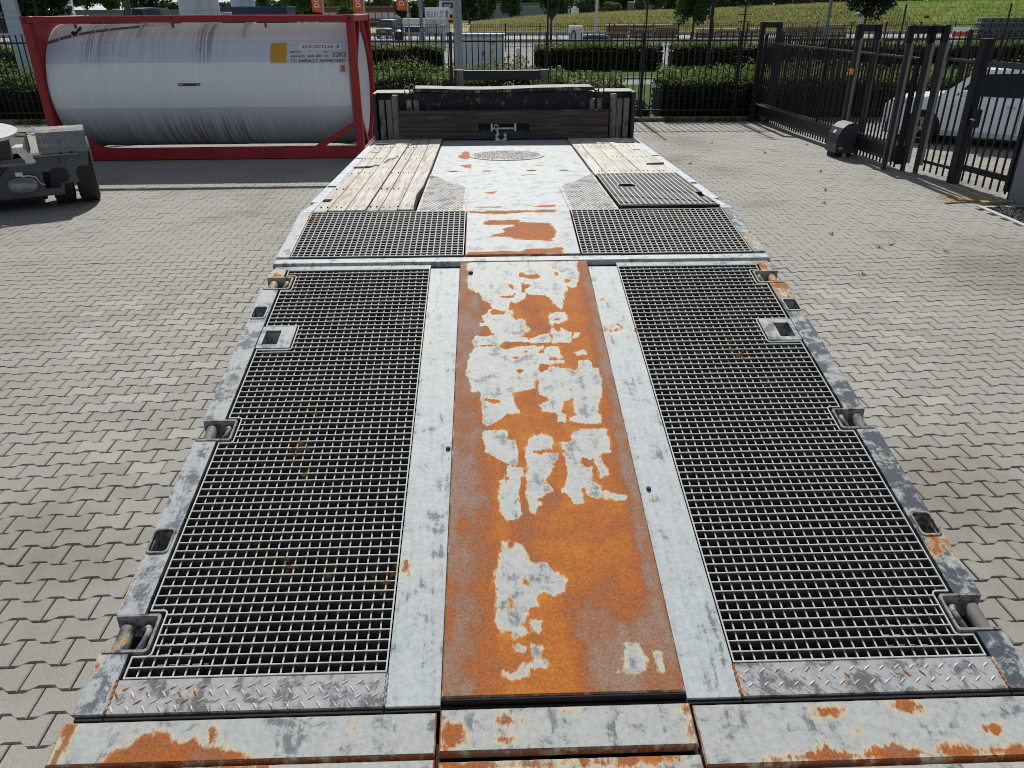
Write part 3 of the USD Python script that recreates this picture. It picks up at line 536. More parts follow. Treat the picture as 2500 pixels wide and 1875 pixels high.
RAMPL = [[(-1.179, 1.494), (-1.129, 1.513), (-1.05, 1.481), (-1.014, 1.486), (-0.947, 1.469), (-0.864, 1.432), (-0.821, 1.406), (-1.261, 1.40), (-1.23, 1.466), (-1.188, 1.469)], [(-0.984, 1.511), (-0.972, 1.521), (-0.955, 1.497), (-0.972, 1.491)], [(-1.394, 1.42), (-1.379, 1.498), (-1.374, 1.543), (-1.362, 1.547), (-1.364, 1.42)]]
RAMPR = [[(0.683, 1.523), (0.757, 1.528), (0.781, 1.52), (0.707, 1.498)], [(0.916, 1.543), (0.977, 1.545), (1.008, 1.526), (0.96, 1.507), (0.92, 1.522)], [(0.792, 1.466), (0.813, 1.468), (0.807, 1.456), (0.792, 1.456)], [(1.151, 1.457), (1.186, 1.463), (1.207, 1.453), (1.164, 1.447)], [(0.62, 1.402), (0.951, 1.404), (1.23, 1.399), (1.216, 1.38), (0.5, 1.38)]]
UPP = [[(-0.47, 7.2), (-0.40, 7.65), (-0.32, 7.3), (-0.38, 7.05)], [(-0.43, 6.748), (-0.33, 6.787), (-0.32, 6.543), (-0.40, 6.646)], [(0.037, 6.234), (0.205, 6.265), (0.09, 6.188)], [(-0.236, 5.51), (-0.12, 5.588), (-0.154, 5.454)], [(0.20, 6.701), (0.30, 6.71), (0.27, 6.64)], [(-0.27, 5.02), (-0.1, 5.06), (-0.1, 5.0)], [(0.08, 5.03), (0.26, 5.08), (0.24, 5.0)]]
def lev_rusty(X, Y):
    u = shapely.union_all([Polygon(p).buffer(0) for p in BARE]).buffer(0.004).difference(shapely.union_all([Polygon(p).buffer(0.003) for p in ISLES]))
    pts = shapely.points(X.ravel(), Y.ravel()); d = shapely.distance(u, pts); bd = shapely.distance(u.boundary, pts); d = np.where(d > 0, d, -bd).reshape(X.shape)
    return 0.29 + np.clip(d * 5.0, -0.13, 0.30)
def dull_zone(X, Y):
    n = 0.6 * (meshkit.fbm(np.stack([X * 5, Y * 2.5, X * 0], -1), 4, 8) - 0.5) + 0.9 * (meshkit.fbm(np.stack([X * 26, Y * 9, X * 0], -1), 4, 18) - 0.5)
    e = np.maximum(np.clip((-0.17 - X) / 0.10, 0, 1), np.clip((X - 0.27) / 0.05, 0, 1)); low = np.clip((2.0 - Y) / 0.2, 0, 1) * np.clip((X - 0.02) / 0.1, 0, 1) * 0.9
    return np.clip(np.maximum(e, low) * (0.75 + 0.8 * n) + 1.3 * np.maximum(n - 0.08, 0), 0, 1)
def lev_spots(polys, edge=None, amt=0.0):
    def f(X, Y):
        d = dist_in(polys, X, Y); l = 0.29 - np.clip(d * 3.2, -0.16, 0.105)
        if edge: l = np.maximum(l, 0.31 - np.clip(edge(X, Y) * 9, 0, 0.125) + amt)
        return l
    return f
# rear hinge plates in the foreground
mask_plate("hinge_plate", -1.392, -0.36, 1.43, 1.548, zt, 0.03, "plate_mask", lev_spots(RAMPL), lift=-0.004, label="left hinge plate with a large rust patch")
mask_plate("hinge_plate", -0.349, 0.352, 1.428, 1.548, zt, 0.024, "plate_mask", lev_spots([[(-0.34, 1.44), (-0.28, 1.45), (-0.3, 1.5), (-0.34, 1.5)], [(0.33, 1.43), (0.35, 1.43), (0.35, 1.55), (0.335, 1.55)], [(-0.19, 1.515), (-0.16, 1.53), (-0.14, 1.515), (-0.165, 1.50)], [(-0.02, 1.54), (0.05, 1.545), (0.04, 1.536)], [(-0.19, 1.455), (-0.15, 1.458), (-0.17, 1.448)]]), lift=0.006, label="middle hinge plate scuffed white and grey")
mask_plate("hinge_plate", 0.362, 1.376, 1.379, 1.548, zt, 0.03, "plate_mask", lev_spots(RAMPR), lift=-0.004, label="right hinge plate with scattered rust spots")
mask_plate("hinge_plate", -1.392, -0.36, 1.20, 1.418, zt, 0.03, "plate_mask", lev_spots([[(-1.2, 1.3), (-0.8, 1.3), (-0.8, 1.42), (-1.2, 1.42)]]), lift=-0.004)
mask_plate("hinge_plate", -0.349, 0.352, 1.20, 1.405, zt, 0.024, "plate_mask", lev_spots([[(-0.34, 1.38), (0.3, 1.39), (0.3, 1.41), (-0.34, 1.41)]]), lift=0.004)
mask_plate("hinge_plate", 0.362, 1.376, 1.18, 1.366, zt, 0.03, "plate_mask", lev_spots([[(0.4, 1.355), (0.6, 1.36), (0.6, 1.37), (0.4, 1.37)]]), lift=-0.004)
g = MB(); g.box(-1.36, 1.36, 1.15, 1.56, -0.25, -0.05, zt); g.box(-1.368, 1.368, 1.553, 1.563, -0.25, -0.006, zt); g.build("rear_crossbeam", "black_edge", tr)
# rusty middle plate of the tail and the pale strips beside it
mask_plate("middle_plate", -0.348, 0.347, 1.578, 4.092, zt, 0.022, "plate_mask", lev_rusty, lift=0.013, step=0.0072, dull=dull_zone, label="rust eaten middle plate with pale bare patches")
for sgn in (-1, 1):
    a, b = sorted((sgn * 0.507, sgn * 0.351)); slab("side_strip", rect(a, b, 1.565, 4.05), zt, 0.02, "galv_strip", tr)
    a, b = sorted((sgn * 0.503, sgn * 0.38)); 
g = MB(); g.box(-0.3485, 0.3475, 1.572, 1.5778, -0.012, 0.0085, zt); g.build("plate_edge", "black_edge", tr)  # black strip painting the unlit end face and gap of the middle plate
g = MB(); g.cyl((-0.29, 3.97, float(zt(3.97)) + 0.012), (-0.29, 3.97, float(zt(3.97)) + 0.022), 0.012, 8); g.build("bolt_head", "black_edge", tr)
g = MB(); g.cyl((-0.365, 2.62, float(zt(2.62)) - .002), (-0.365, 2.62, float(zt(2.62)) + 0.006), 0.009, 8); g.build("bolt_head", "black_edge", tr)
g = MB(); g.cyl((0.385, 2.38, float(zt(2.38)) - .002), (0.385, 2.38, float(zt(2.38)) + 0.006), 0.009, 8); g.build("bolt_head", "black_edge", tr)

NOTCH = [(1.757, 1.89), (2.693, 2.818), (3.855, 3.978)]
POCK = [(2.138, 2.234), (3.583, 3.683)]
def grating(name, poly, zf, nx, ny, x0, y0, x1, y1, lift=0.0, label=None, drop=0.0065, rw=0.0023, bw=0.0017):
    """Welded bar grating: flat cross bars on edge, twisted rods between them, edge strip around the outline."""
    mb, ed = MB(), MB(); D, w = 0.034, 0.0028
    ys = np.linspace(y0, y1, ny)
    inner = poly.buffer(-0.002)
    for y in ys[1:-1]:
        cut = inner.intersection(LineString([(x0 - 1, y), (x1 + 1, y)]))
        for q in getattr(cut, "geoms", [cut]):
            if q.is_empty or q.length < 0.01: continue
            a, b = sorted((q.coords[0][0], q.coords[-1][0])); mb.box(a, b, y - 0.0015, y + 0.0015, lift - D, lift - w, zf); ed.box(a, b, y - bw, y + bw, lift - w, lift, zf)
    for x in np.linspace(x0, x1, nx)[1:-1]:
        cut = inner.intersection(LineString([(x, y0 - 1), (x, y1 + 1)]))
        for q in getattr(cut, "geoms", [cut]):
            if q.is_empty or q.length < 0.01: continue
            a, b = sorted((q.coords[0][1], q.coords[-1][1])); mb.box(x - 0.0018, x + 0.0018, a, b, lift - D + 0.004, lift - drop - w, zf); ed.box(x - rw, x + rw, a, b, lift - drop - w, lift - drop, zf)
    ring = poly.difference(poly.buffer(-0.0045, join_style=2))
    mb.prism(ring, lift - D - 0.004, lift - 0.003, zf); ed.prism(ring, lift - 0.003, lift + 0.001, zf)
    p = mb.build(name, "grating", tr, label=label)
    ed.build("worn_edge", "lit_top", p)  # pale strip painting the sunlit bar tops over the darkened bodies
    return p
gl = rect(-1.2755, -0.5115, 1.672, 4.052)
for a, b in NOTCH: gl = gl.difference(rrect(-1.40, -1.222, a - 0.012, b + 0.012, 0.012))
gl = gl.difference(rrect(-1.40, -1.118, 3.316, 3.509, 0.012))
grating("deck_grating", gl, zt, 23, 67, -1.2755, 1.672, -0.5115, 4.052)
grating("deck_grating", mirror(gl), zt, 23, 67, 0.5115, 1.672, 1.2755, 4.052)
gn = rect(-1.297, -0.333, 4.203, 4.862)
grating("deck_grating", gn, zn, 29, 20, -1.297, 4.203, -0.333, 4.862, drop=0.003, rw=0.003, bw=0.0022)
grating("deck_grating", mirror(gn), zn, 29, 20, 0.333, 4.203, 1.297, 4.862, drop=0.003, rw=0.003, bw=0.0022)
gu = rect(0.66, 1.30, 4.96, 6.132).difference(Point(0.818, 5.622).buffer(0.066)).difference(rrect(1.24, 1.5, 5.19, 5.36, 0.006))
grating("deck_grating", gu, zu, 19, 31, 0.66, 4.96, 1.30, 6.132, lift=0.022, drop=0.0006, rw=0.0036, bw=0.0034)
# collar of the hole in the upper grating, and the step face below its rear edge
hole_ring = Point(0.818, 5.622).buffer(0.072).difference(Point(0.818, 5.622).buffer(0.064)); slab("grating_collar", hole_ring, zu, 0.05, "grating", tr, lift=0.022)
g = MB(); g.box(0.66, 1.31, 4.94, 4.958, -0.05, 0.018, zu); g.build("step_face", "black_edge", tr)

for sgn in (-1, 1):
    mm = "galv_mid" if sgn < 0 else "galv_dark"
    fr = P((-1.375, 1.567), (-1.289, 1.567), (-1.289, 4.09), (-1.345, 4.09), (-1.375, 4.02))
    for a, b in NOTCH: fr = fr.difference(rect(-1.5, -1.2, a, b))
    for a, b in POCK: fr = fr.difference(rrect(-1.366, -1.304, a, b, 0.012))
    fr = fr if sgn < 0 else mirror(fr)
    for piece in getattr(fr, "geoms", [fr]):
        slab("side_frame", piece, zt, 0.012, mm, tr)
        bx = piece.bounds
    # skirt below the side frame, cut at the lashing notches
    edges = [1.567] + [e for n in NOTCH for e in n] + [4.09]
    for a, b in zip(edges[::2], edges[1::2]):
        x0, x1 = sorted((sgn * 1.372, sgn * 1.364)); g = MB(); g.box(x0, x1, a, b, -0.16, -0.0125, zt)
        x0, x1 = sorted((sgn * 1.297, sgn * 1.289)); g.box(x0, x1, a, b, -0.10, -0.0125, zt); g.build("side_skirt", "galv_dark", tr)
    # lashing notches: liner, ring and pin
    for a, b in NOTCH:
        lin = rrect(-1.374, -1.232, a, b, 0.012).difference(rrect(-1.42, -1.241, a + 0.008, b - 0.008, 0.010)).difference(rect(-1.5, -1.37, a + .008, b - .008))
        lin = lin if sgn < 0 else mirror(lin)
        po = slab("lashing_pocket", lin, zt, 0.085, "ring_rust", tr, lift=0.003)
        g = MB(); x0, x1 = sorted((sgn * 1.372, sgn * 1.24)); g.box(x0, x1, a, b, -0.10, -0.085, zt); g.build("pocket_floor", "black_edge", po)
        c = (a + b) / 2; t = np.linspace(-0.5 * PI, 0.5 * PI, 14); zz0 = float(zt(c))
        pts = [(sgn * (1.300 - 0.044 * math.cos(q)), c + 0.048 * math.sin(q), zz0 - 0.004 - 0.045 * (1 - math.cos(q)) + 0.2 * 0.048 * math.sin(q)) for q in t]
        g = MB(); g.tube(pts, 0.0095, 8); g.build("lashing_ring", "ring_rust", po, smooth=True)
        g = MB(); g.cyl((sgn * 1.335, c - 0.05, zz0 - 0.03 - 0.01), (sgn * 1.335, c + 0.042, zz0 - 0.03 + 0.008), 0.024, 16); g.build("ring_pin", "stake", po, smooth=35)
    for a, b in POCK:
        col = rrect(-1.372, -1.297, a - 0.007, b + 0.007, 0.016).difference(rrect(-1.366, -1.304, a, b, 0.012)); col = col if sgn < 0 else mirror(col)
        slab("stake_pocket", col, zt, 0.13, "ring_rust" if a < 3 else "galv_pale", tr, lift=0.004)
        g = MB(); x0, x1 = sorted((sgn * 1.37, sgn * 1.30)); g.box(x0, x1, a - .005, b + .005, -0.15, -0.131, zt); g.build("pocket_floor", "black_edge", tr)
    tw = rrect(-1.283, -1.125, 3.324, 3.501, 0.006)
    hole = rect(-1.262, -1.190, 3.352, 3.468).intersection(Point(-1.226, 3.41).buffer(0.0685, quad_segs=16))
    tw = tw.difference(hole); tw = tw if sgn < 0 else mirror(tw)
    hole = hole if sgn < 0 else mirror(hole)
    slab("twistlock_plate", tw, zt, 0.014, "galv_pale" if sgn < 0 else "galv_mid", tr, lift=0.003)
    slab("twistlock_sleeve", hole.buffer(0.004).difference(hole), zt, 0.11, "galv_mid", tr, lift=0.0)
    # checker plate strip at the tail end
    x0, x1 = sorted((sgn * 1.286, sgn * 0.511)); g, lug = MB(), MB(); g.prism(rect(x0, x1, 1.567, 1.668), -0.012, 0.0, zt)
    for r in range(5):
        for c in range(19):
            xx_ = x0 + 0.012 + c * 0.0445 + (0.022 if r % 2 else 0); yy_ = 1.578 + r * 0.0215
            if xx_ > x1 - 0.01 or yy_ > 1.662: continue
            lens_bumps(lug, xx_, yy_, (0.62 if r % 2 else -0.95) , 0.032, 0.0092, 0.003, zt)
    cp = g.build("checker_plate", "tread", tr); lug.build("raised_lugs", "lug", cp, kind="stuff")
    for xw in (0.509, 1.2875):
        pw = [(sgn * (xw + 0.002 * math.sin(q * 2.3)), 1.568 + 0.0066 * q, float(zt(1.568 + 0.0066 * q)) + 0.001) for q in range(16)]
        g = MB(); g.tube(pw, 0.0035 + 0.0015 * rs.rand(16), 6); g.build("weld_bead", "weld", tr, smooth=True)
    x0, x1 = sorted((sgn * 1.288, sgn * 0.509)); slab("end_strip", rect(x0, x1, 4.056, 4.09), zt, 0.012, "galv_pale" if sgn < 0 else "galv_mid", tr)
    # neck side frames and their chamfered front pieces
    nf = P((-1.375, 4.203), (-1.303, 4.203), (-1.303, 4.868), (-1.372, 4.868)); nf = nf if sgn < 0 else mirror(nf)
    slab("side_frame", nf, zn, 0.02, mm if sgn > 0 else "galv_pale", tr)
    uf = P((-1.372, 4.873), (-1.303, 4.873), (-1.303, 5.19), (-1.325, 5.19), (-1.345, 5.16)); uf = uf if sgn < 0 else mirror(uf)
    slab("side_frame", uf, lambda y: 1.5343 - 0.03 * (np.asarray(y) - 4.87), 0.02, "galv_rail", tr)
    g = MB(); x0, x1 = sorted((sgn * 1.372, sgn * 1.30)); g.box(x0, x1, 4.2, 5.19, 1.25, 1.42); g.build("side_skirt", "galv_dark", tr)
    # outer rail of the upper deck with stake slots
    rl = rect(-1.375, -1.306, 5.202, 8.36)
    for a, b in ((5.735, 5.80), (7.12, 7.17)): rl = rl.difference(rect(-1.368, -1.30, a, b))
    rl = rl if sgn < 0 else mirror(rl)
    slab("deck_rail", rl, zu, 0.012, "galv_rail", tr, lift=0.008)
    g = MB(); x0, x1 = sorted((sgn * 1.373, sgn * 1.361)); g.box(x0, x1, 5.205, 8.36, -0.13, -0.005, zu); g.build("side_skirt", "galv_rail", tr)
    g = MB(); x0, x1 = sorted((sgn * 1.372, sgn * 1.245)); g.box(x0, x1, 5.193, 5.20, -0.09, 0.0, zu); g.build("step_face", "black_edge", tr)
# cross bar at the bend, and the neck plate
g = MB(); g.rbox(-1.375, 1.375, 4.103, 4.194, 1.40, 1.434, 0.008); g.build("bend_bar", "galv_pale", tr)
mask_plate("neck_plate", -0.325, 0.325, 4.2, 4.872, zn, 0.02, "plate_cross", lev_spots(NECK), lift=0.001, label="neck plate with sideways rust streaks")
# upper deck: middle plate with manhole cover, tread corners, timber planks
mask_plate("upper_plate", -0.648, 0.648, 4.878, 8.37, lambda y: zu(y) , 0.02, "plate_cross", lev_spots(UPP), lift=0.0, step=0.02, label="pale upper middle plate with rust smears")
for sgn in (-1, 1):
    t = P((-0.648, 4.882), (-0.330, 4.882), (-0.330, 5.70), (-0.648, 6.28)); t = t if sgn < 0 else mirror(t)
    g = MB(); g.prism(t, 0.001, 0.005, zu); inner = t.buffer(-0.02)
    for r in range(52):
        for c in range(13):
            x, y = sgn * (0.335 + c * 0.0265 + (0.013 if r % 2 else 0)), 4.89 + r * 0.027
            if inner.contains(Point(x, y)): lens_bumps(g, x, y, (0.75 if r % 2 else -0.75), 0.026, 0.008, 0.0035, lambda q: zu(q) + 0.005)
    g.build("tread_corner", "tread", tr)
ov = Point(0, 0).buffer(1, quad_segs=16); ov = affinity.translate(affinity.scale(ov, 0.345, 0.30), -0.01, 7.27)
g = MB(); g.prism(ov, 0.001, 0.006, zu)
for r in range(24):
    for c in range(17):
        x, y = -0.36 + c * 0.043 + (0.021 if r % 2 else 0), 6.98 + r * 0.026
        if ov.buffer(-0.03).contains(Point(x, y)): lens_bumps(g, x, y, (0.7 if r % 2 else -0.7), 0.034, 0.010, 0.004, lambda q: zu(q) + 0.006)
g.build("manhole_cover", "tread", tr)
g = MB()
for x in (-0.47, -0.195, 0.168, 0.437): g.prism(affinity.translate(affinity.scale(Point(0, 0).buffer(1, quad_segs=6), 0.040, 0.018), x, 6.434), 0.0012, 0.0022, zu)
g.build("drain_hole", "black_edge", tr)
SLOTL = [rect(-1.293, -1.165, 6.545, 6.605), rect(-1.27, -1.20, 7.42, 7.47), rect(-1.292, -1.171, 7.955, 8.0), rect(-1.32, -1.245, 5.19, 5.29)]
edges = [-1.304, -1.212, -1.100, -0.968, -0.884, -0.768, -0.655]
def plank(name, poly, m, zl, seed):
    mb = MB()
    for gp in getattr(poly, "geoms", [poly]):
        if gp.area < 1e-4: continue
        gp = shapely.segmentize(gp, 0.12); mb.prism(gp, -0.045, zl, zu)
    v = mb.v
    for q in range(len(v)):
        top = v[q][:, 2] > zu(v[q][:, 1]) - 0.01
        v[q][top, 2] += 0.004 * (meshkit.fbm(v[q][top] * 5, 3, seed) - 0.5)
    mb.build(name, m, tr)
for q, (a, b) in enumerate(zip(edges[:-1], edges[1:])):
    if q == 5: pl_ = P((a + .003, 4.905), (b - 0.012, 4.905), (b - 0.02, 5.05), (b - 0.03, 5.4), (b - 0.008, 5.7), (b - 0.002, 6.5), (b - 0.003, 8.36), (a + .003, 8.36))
    else: pl_ = rect(a + 0.004, b - 0.004, 4.895 + 0.012 * (q % 2), 8.36)
    for s in SLOTL: pl_ = pl_.difference(s)
    plank("deck_plank", pl_, "wood_pale", 0.012 + 0.003 * ((q * 7) % 3), 20 + q)
edges = [0.655, 0.745, 0.887, 1.037, 1.192, 1.303]
SLOTR = [rect(1.17, 1.297, 6.59, 6.64), rect(1.19, 1.26, 7.48, 7.53), rect(1.158, 1.288, 7.96, 8.01)]
for q, (a, b) in enumerate(zip(edges[:-1], edges[1:])):
    pl_ = rect(a + 0.0025, b - 0.0025, 6.14, 8.36)
    for s in SLOTR: pl_ = pl_.difference(s)
    plank("deck_plank", pl_, "wood_new", 0.011 + 0.002 * (q % 2), 40 + q)
nl = MB()
for yq in (5.0, 5.62, 6.3, 7.05, 7.75):
    for q in range(14): x = -1.27 + 0.045 * q + 0.006 * rs.randn(); y = yq + 0.012 * rs.randn(); nl.cyl((x, y, float(zu(y)) + 0.010), (x, y, float(zu(y)) + 0.0195), 0.0055, 6)
for yq in (6.3, 7.05, 7.75):
    for q in range(13): x = 0.70 + 0.045 * q + 0.006 * rs.randn(); y = yq + 0.012 * rs.randn(); nl.cyl((x, y, float(zu(y)) + 0.008), (x, y, float(zu(y)) + 0.0165), 0.005, 6)
nl.build("nail_heads", "black_edge", tr, kind="stuff")
for xa, xb, yc in ((-1.30, -1.15, 6.575), (-1.30, -1.16, 7.98), (1.15, 1.30, 6.615), (1.15, 1.295, 7.985)):
    g = MB(); g.cyl((xa, yc - 0.012, float(zu(yc)) + 0.018), (xb, yc + 0.016, float(zu(yc)) + 0.02), 0.008, 8); g.build("lashing_rod", "stake", tr, smooth=35)
g = MB(); g.tube([(-1.155 + 0.165 * q / 12 , 6.6 + 0.55 * (q / 12) ** 1.5, float(zu(6.6)) + 0.016 + 0.01 * math.sin(q)) for q in range(13)], 0.004, 5); g.build("strap_end", "black_edge", tr)
# gooseneck: black box, timber bulkhead boards, stakes, lid, rings, hook, frame in front
GS = 8.45
g = MB()
g.rbox(-1.335, 1.335, 8.60, 8.86, 1.30, 1.893, 0.012); g.build("gooseneck_box", "black_steel", tr)
for sgn in (-1, 1):
    x0, x1 = sorted((sgn * 1.365, sgn * 1.325)); g = MB(); g.rbox(x0, x1, 8.44, 8.86, 1.25, 1.902, 0.01); g.build("side_cheek", "black_steel", tr)
    x0, x1 = sorted((sgn * 1.33, sgn * 0.955)); g = MB(); g.box(x0, x1, 8.52, 8.85, 1.894, 1.902); g.build("top_plate", "stake", tr)
    for xa, xb, top, dy in ((1.30, 1.242, 1.838, 0), (1.226, 1.168, 1.838, 0), (1.163, 1.100, 1.886, -0.015)):
        x0, x1 = sorted((sgn * xa, sgn * xb)); g = MB(); g.rbox(x0, x1, 8.44 + dy, 8.50 + dy, float(zu(8.45)) - 0.02, top, 0.006); g.build("stake", "stake", tr)
    for xa, xb in ((1.016, 0.964), (0.944, 0.889)):
        x0, x1 = sorted((sgn * xa, sgn * xb)); g = MB(); g.rbox(x0, x1, 8.46, 8.52, 1.60, 1.838, 0.006); g.build("stake", "stake", tr)
    for xo, zo in ((1.005, 0.0), (0.955, 0.02)):
        t = np.linspace(0, 2 * PI, 17); pts = [(sgn * xo + 0.030 * math.cos(q), 8.50, 1.927 + zo + 0.036 * math.sin(q)) for q in t]
        g = MB(); g.tube(pts, 0.0075, 7); g.build("tie_ring", "stake", tr, smooth=True)
top_l = lambda x: 1.952 - 0.018 * np.exp(-((np.asarray(x) + 0.25) / 0.55) ** 2)
g = MB(); xs_ = np.linspace(-0.945, 0.92, 25)
for a, b in zip(xs_[:-1], xs_[1:]):
    za, zb = float(top_l(a)), float(top_l(b))
    g.add([(a, 8.47, za - .032), (b, 8.47, zb - .032), (b, 8.47, zb), (a, 8.47, za), (a, 8.92, za - .015), (b, 8.92, zb - .015), (b, 8.92, zb - .01), (a, 8.92, za - .01)], [[0, 1, 2, 3], [3, 2, 6, 7], [0, 4, 5, 1], [4, 7, 6, 5]])
g.build("box_lid", "black_zinc", tr)
g = MB(); g.box(-0.94, 0.92, 8.50, 8.60, 1.70, 1.905); g.build("front_plate", "chipped", tr, label="black plate with chipped paint above the boards")
for z0, z1, sd in ((float(zu(8.4)) + 0.012, 1.577, 1), (1.581, 1.738, 2)):
    b = rect(-1.098, 1.078, z0, z1).difference(rect(-0.276, 0.25, 1.538, 1.608)); m_ = trimesh.creation.extrude_polygon(shapely.segmentize(b, 0.08), 0.055, engine="earcut")
    v = np.array(m_.vertices)[:, [0, 2, 1]]; v[:, 1] = 8.375 + v[:, 1]; v[:, 1] += 0.006 * (meshkit.fbm(v * [2, 2, 14], 3, sd) - 0.5)
    g = MB(); g.add(v, np.array(m_.faces)[:, ::-1]); g.build("bulkhead_board", "wood_dark", tr)
g = MB(); g.box(-0.28, 0.255, 8.42, 8.44, 1.52, 1.62); g.build("recess_back", "black_edge", tr)
hk = MB(); hk.cyl((-0.145, 8.37, 1.56), (0.118, 8.37, 1.56), 0.011, 10)
for x in (-0.14, 0.105): hk.rbox(x - 0.008, x + 0.012, 8.355, 8.39, 1.532, 1.61, 0.003)
pin = hk.build("tow_pin", "hook", tr, smooth=35)
t = np.linspace(0.65 * PI, 2.28 * PI, 22); g = MB(); g.tube([(-0.042 + 0.046 * math.cos(q), 8.335, 1.478 + 0.046 * math.sin(q)) for q in t], 0.011 + 0.011 * np.sin(np.linspace(0.25, 2.9, 22)), 10)
t = np.linspace(0, 1, 8); g.tube([(-0.075 - 0.01 * q, 8.345, 1.52 + 0.05 * q) for q in t], 0.012, 8); g.build("tow_hook", "hook", tr, smooth=True)
t = np.linspace(0, 2 * PI, 15); g = MB(); g.tube([(-0.093 + 0.02 * math.cos(q), 8.36, 1.575 + 0.026 * math.sin(q)) for q in t], 0.006, 7); g.build("shackle", "hook", tr, smooth=True)
for sgn in (-1, 1):
    x0, x1 = sorted((sgn * 0.552, sgn * 0.455)); g = MB(); g.rbox(x0, x1, 9.76, 9.86, 1.80, 2.034, 0.006); g.build("frame_post", "stake", tr)
g = MB(); g.rbox(-0.454, 0.454, 9.78, 9.85, 1.921, 2.026, 0.005); g.rbox(-0.56, -0.552, 9.74, 9.9, 1.8, 2.036, 0.002); g.rbox(0.552, 0.56, 9.74, 9.9, 1.8, 2.036, 0.002); fb = g.build("frame_beam", "black_steel", tr)
g = MB()
for x in (-0.14, 0.11): g.cyl((x, 9.781, 1.975), (x, 9.768, 1.975), 0.018, 10)
g.build("bolt_head", "black_steel", fb)
# running gear under the deck
g = MB()
for x in (-0.42, 0.42): g.box(x - 0.06, x + 0.06, 1.62, 4.1, -0.38, -0.045, zt); g.box(x - 0.06, x + 0.06, 4.1, 8.6, 1.05, 1.36)
for s in np.arange(1.72, 4.05, 0.46): g.box(-1.28, 1.28, s - 0.03, s + 0.03, -0.20, -0.046, zt)
for s in np.arange(4.3, 8.5, 0.55): g.box(-1.28, 1.28, s - 0.035, s + 0.035, 1.25, 1.40)
g.box(-1.28, 1.28, 2.95, 8.5, 0.86, 0.87); g.box(-0.9, 0.9, 1.64, 2.95, 0.55, 0.56); g.box(-1.27, -0.9, 2.2, 2.42, 0.55, 0.56); g.box(0.9, 1.27, 1.64, 2.95, 0.50, 0.51)  # pan plates added to keep the space under the gratings dark
g.box(-1.25, 1.25, 8.45, 10.9, 1.0, 1.28)
g.build("chassis", "chassis", tr)
for s in (2.35, 3.62, 4.89):
    g = MB(); g.cyl((-0.95, s, 0.42), (0.95, s, 0.42), 0.07, 10); g.build("axle", "chassis", tr)
    for sgn in (-1, 1):
        g = MB(); prof = [(0.20, -0.11), (0.36, -0.125), (0.415, -0.105), (0.42, 0), (0.415, 0.105), (0.36, 0.125), (0.20, 0.11)]
        m_ = trimesh.creation.revolve(np.array(prof), sections=32); m_.apply_transform(trimesh.transformations.rotation_matrix(PI / 2, [0, 1, 0])); m_.apply_translation((sgn * 1.08, s, 0.42)); g.tm(m_); g.build("wheel", "rubber", tr, smooth=40)
for sgn in (-1, 1):
    g = MB(); g.box(sgn * 0.9 - 0.06, sgn * 0.9 + 0.06, 9.6, 9.72, 0.04, 1.05); g.box(sgn * 0.9 - 0.15, sgn * 0.9 + 0.15, 9.5, 9.82, 0.003, 0.04); g.build("landing_leg", "chassis", tr)

# ================================================================ TANK CONTAINER (local: x along the side facing us, y away, z up)
TY = 0.04164695
E_ = np.array([-2.9193 - 6.058 * math.cos(TY), 15.8398 - 6.058 * math.sin(TY), 0.0])
tk = thing("tank_container", "white cylindrical tank in a red steel container frame on the paving", "tank container", E_, math.degrees(TY))
L_, W_, H_ = 6.058, 2.438, 2.591
RC, ZC = 1.155, 1.285
def tankpt(x, ang, r=RC): return (x, 1.219 - r * math.cos(ang), ZC + r * math.sin(ang))
for x0, x1 in ((0, 0.15), (L_ - 0.15, L_)):
    for y0, y1 in ((0, 0.13), (W_ - 0.13, W_)):
        g = MB(); g.rbox(x0, x1, y0, y1, 0.118, H_ - 0.118, 0.01); g.build("corner_post", "red", tk)
        for z0, z1 in ((0, 0.118), (H_ - 0.118, H_)):
            g = MB(); g.rbox(x0 - .006 if x0 == 0 else x0 - 0.03, x1 + 0.03 if x0 == 0 else x1 + .006, y0 - .006, y1 + .006, z0 + 0.001, z1 + 0.001, 0.008); c = g.build("corner_casting", "red", tk)
            if y0 == 0:
                xc = (x0 + x1) / 2; t = np.linspace(0, 2 * PI, 13)[:-1]
                g = MB(); pl_ = affinity.translate(affinity.scale(Point(0, 0).buffer(1, quad_segs=6), 0.024, 0.038), xc, (z0 + z1) / 2); m_ = trimesh.creation.extrude_polygon(pl_, 0.004, engine="earcut")
                v = np.array(m_.vertices)[:, [0, 2, 1]]; v[:, 1] -= 0.0095; g.add(v, m_.faces); g.build("casting_hole", "hole", c)
for y0, y1 in ((0.004, 0.11), (W_ - 0.11, W_ - 0.004)):
    g = MB(); g.rbox(0.15, L_ - 0.15, y0, y1, H_ - 0.115, H_ - 0.006, 0.008); g.build("top_rail", "red", tk)
    g = MB(); g.rbox(0.15, L_ - 0.15, y0, y1, 0.012, 0.235, 0.008); g.build("bottom_rail", "red", tk)
    for s in (0, 1):
        f_ = (lambda x: x) if s == 0 else (lambda x: L_ - x)
        g = MB(); g.beam((f_(0.13), (y0 + y1) / 2, 0.66), (f_(0.98), (y0 + y1) / 2, 0.18), 0.085, 0.10); g.build("side_brace", "red", tk)
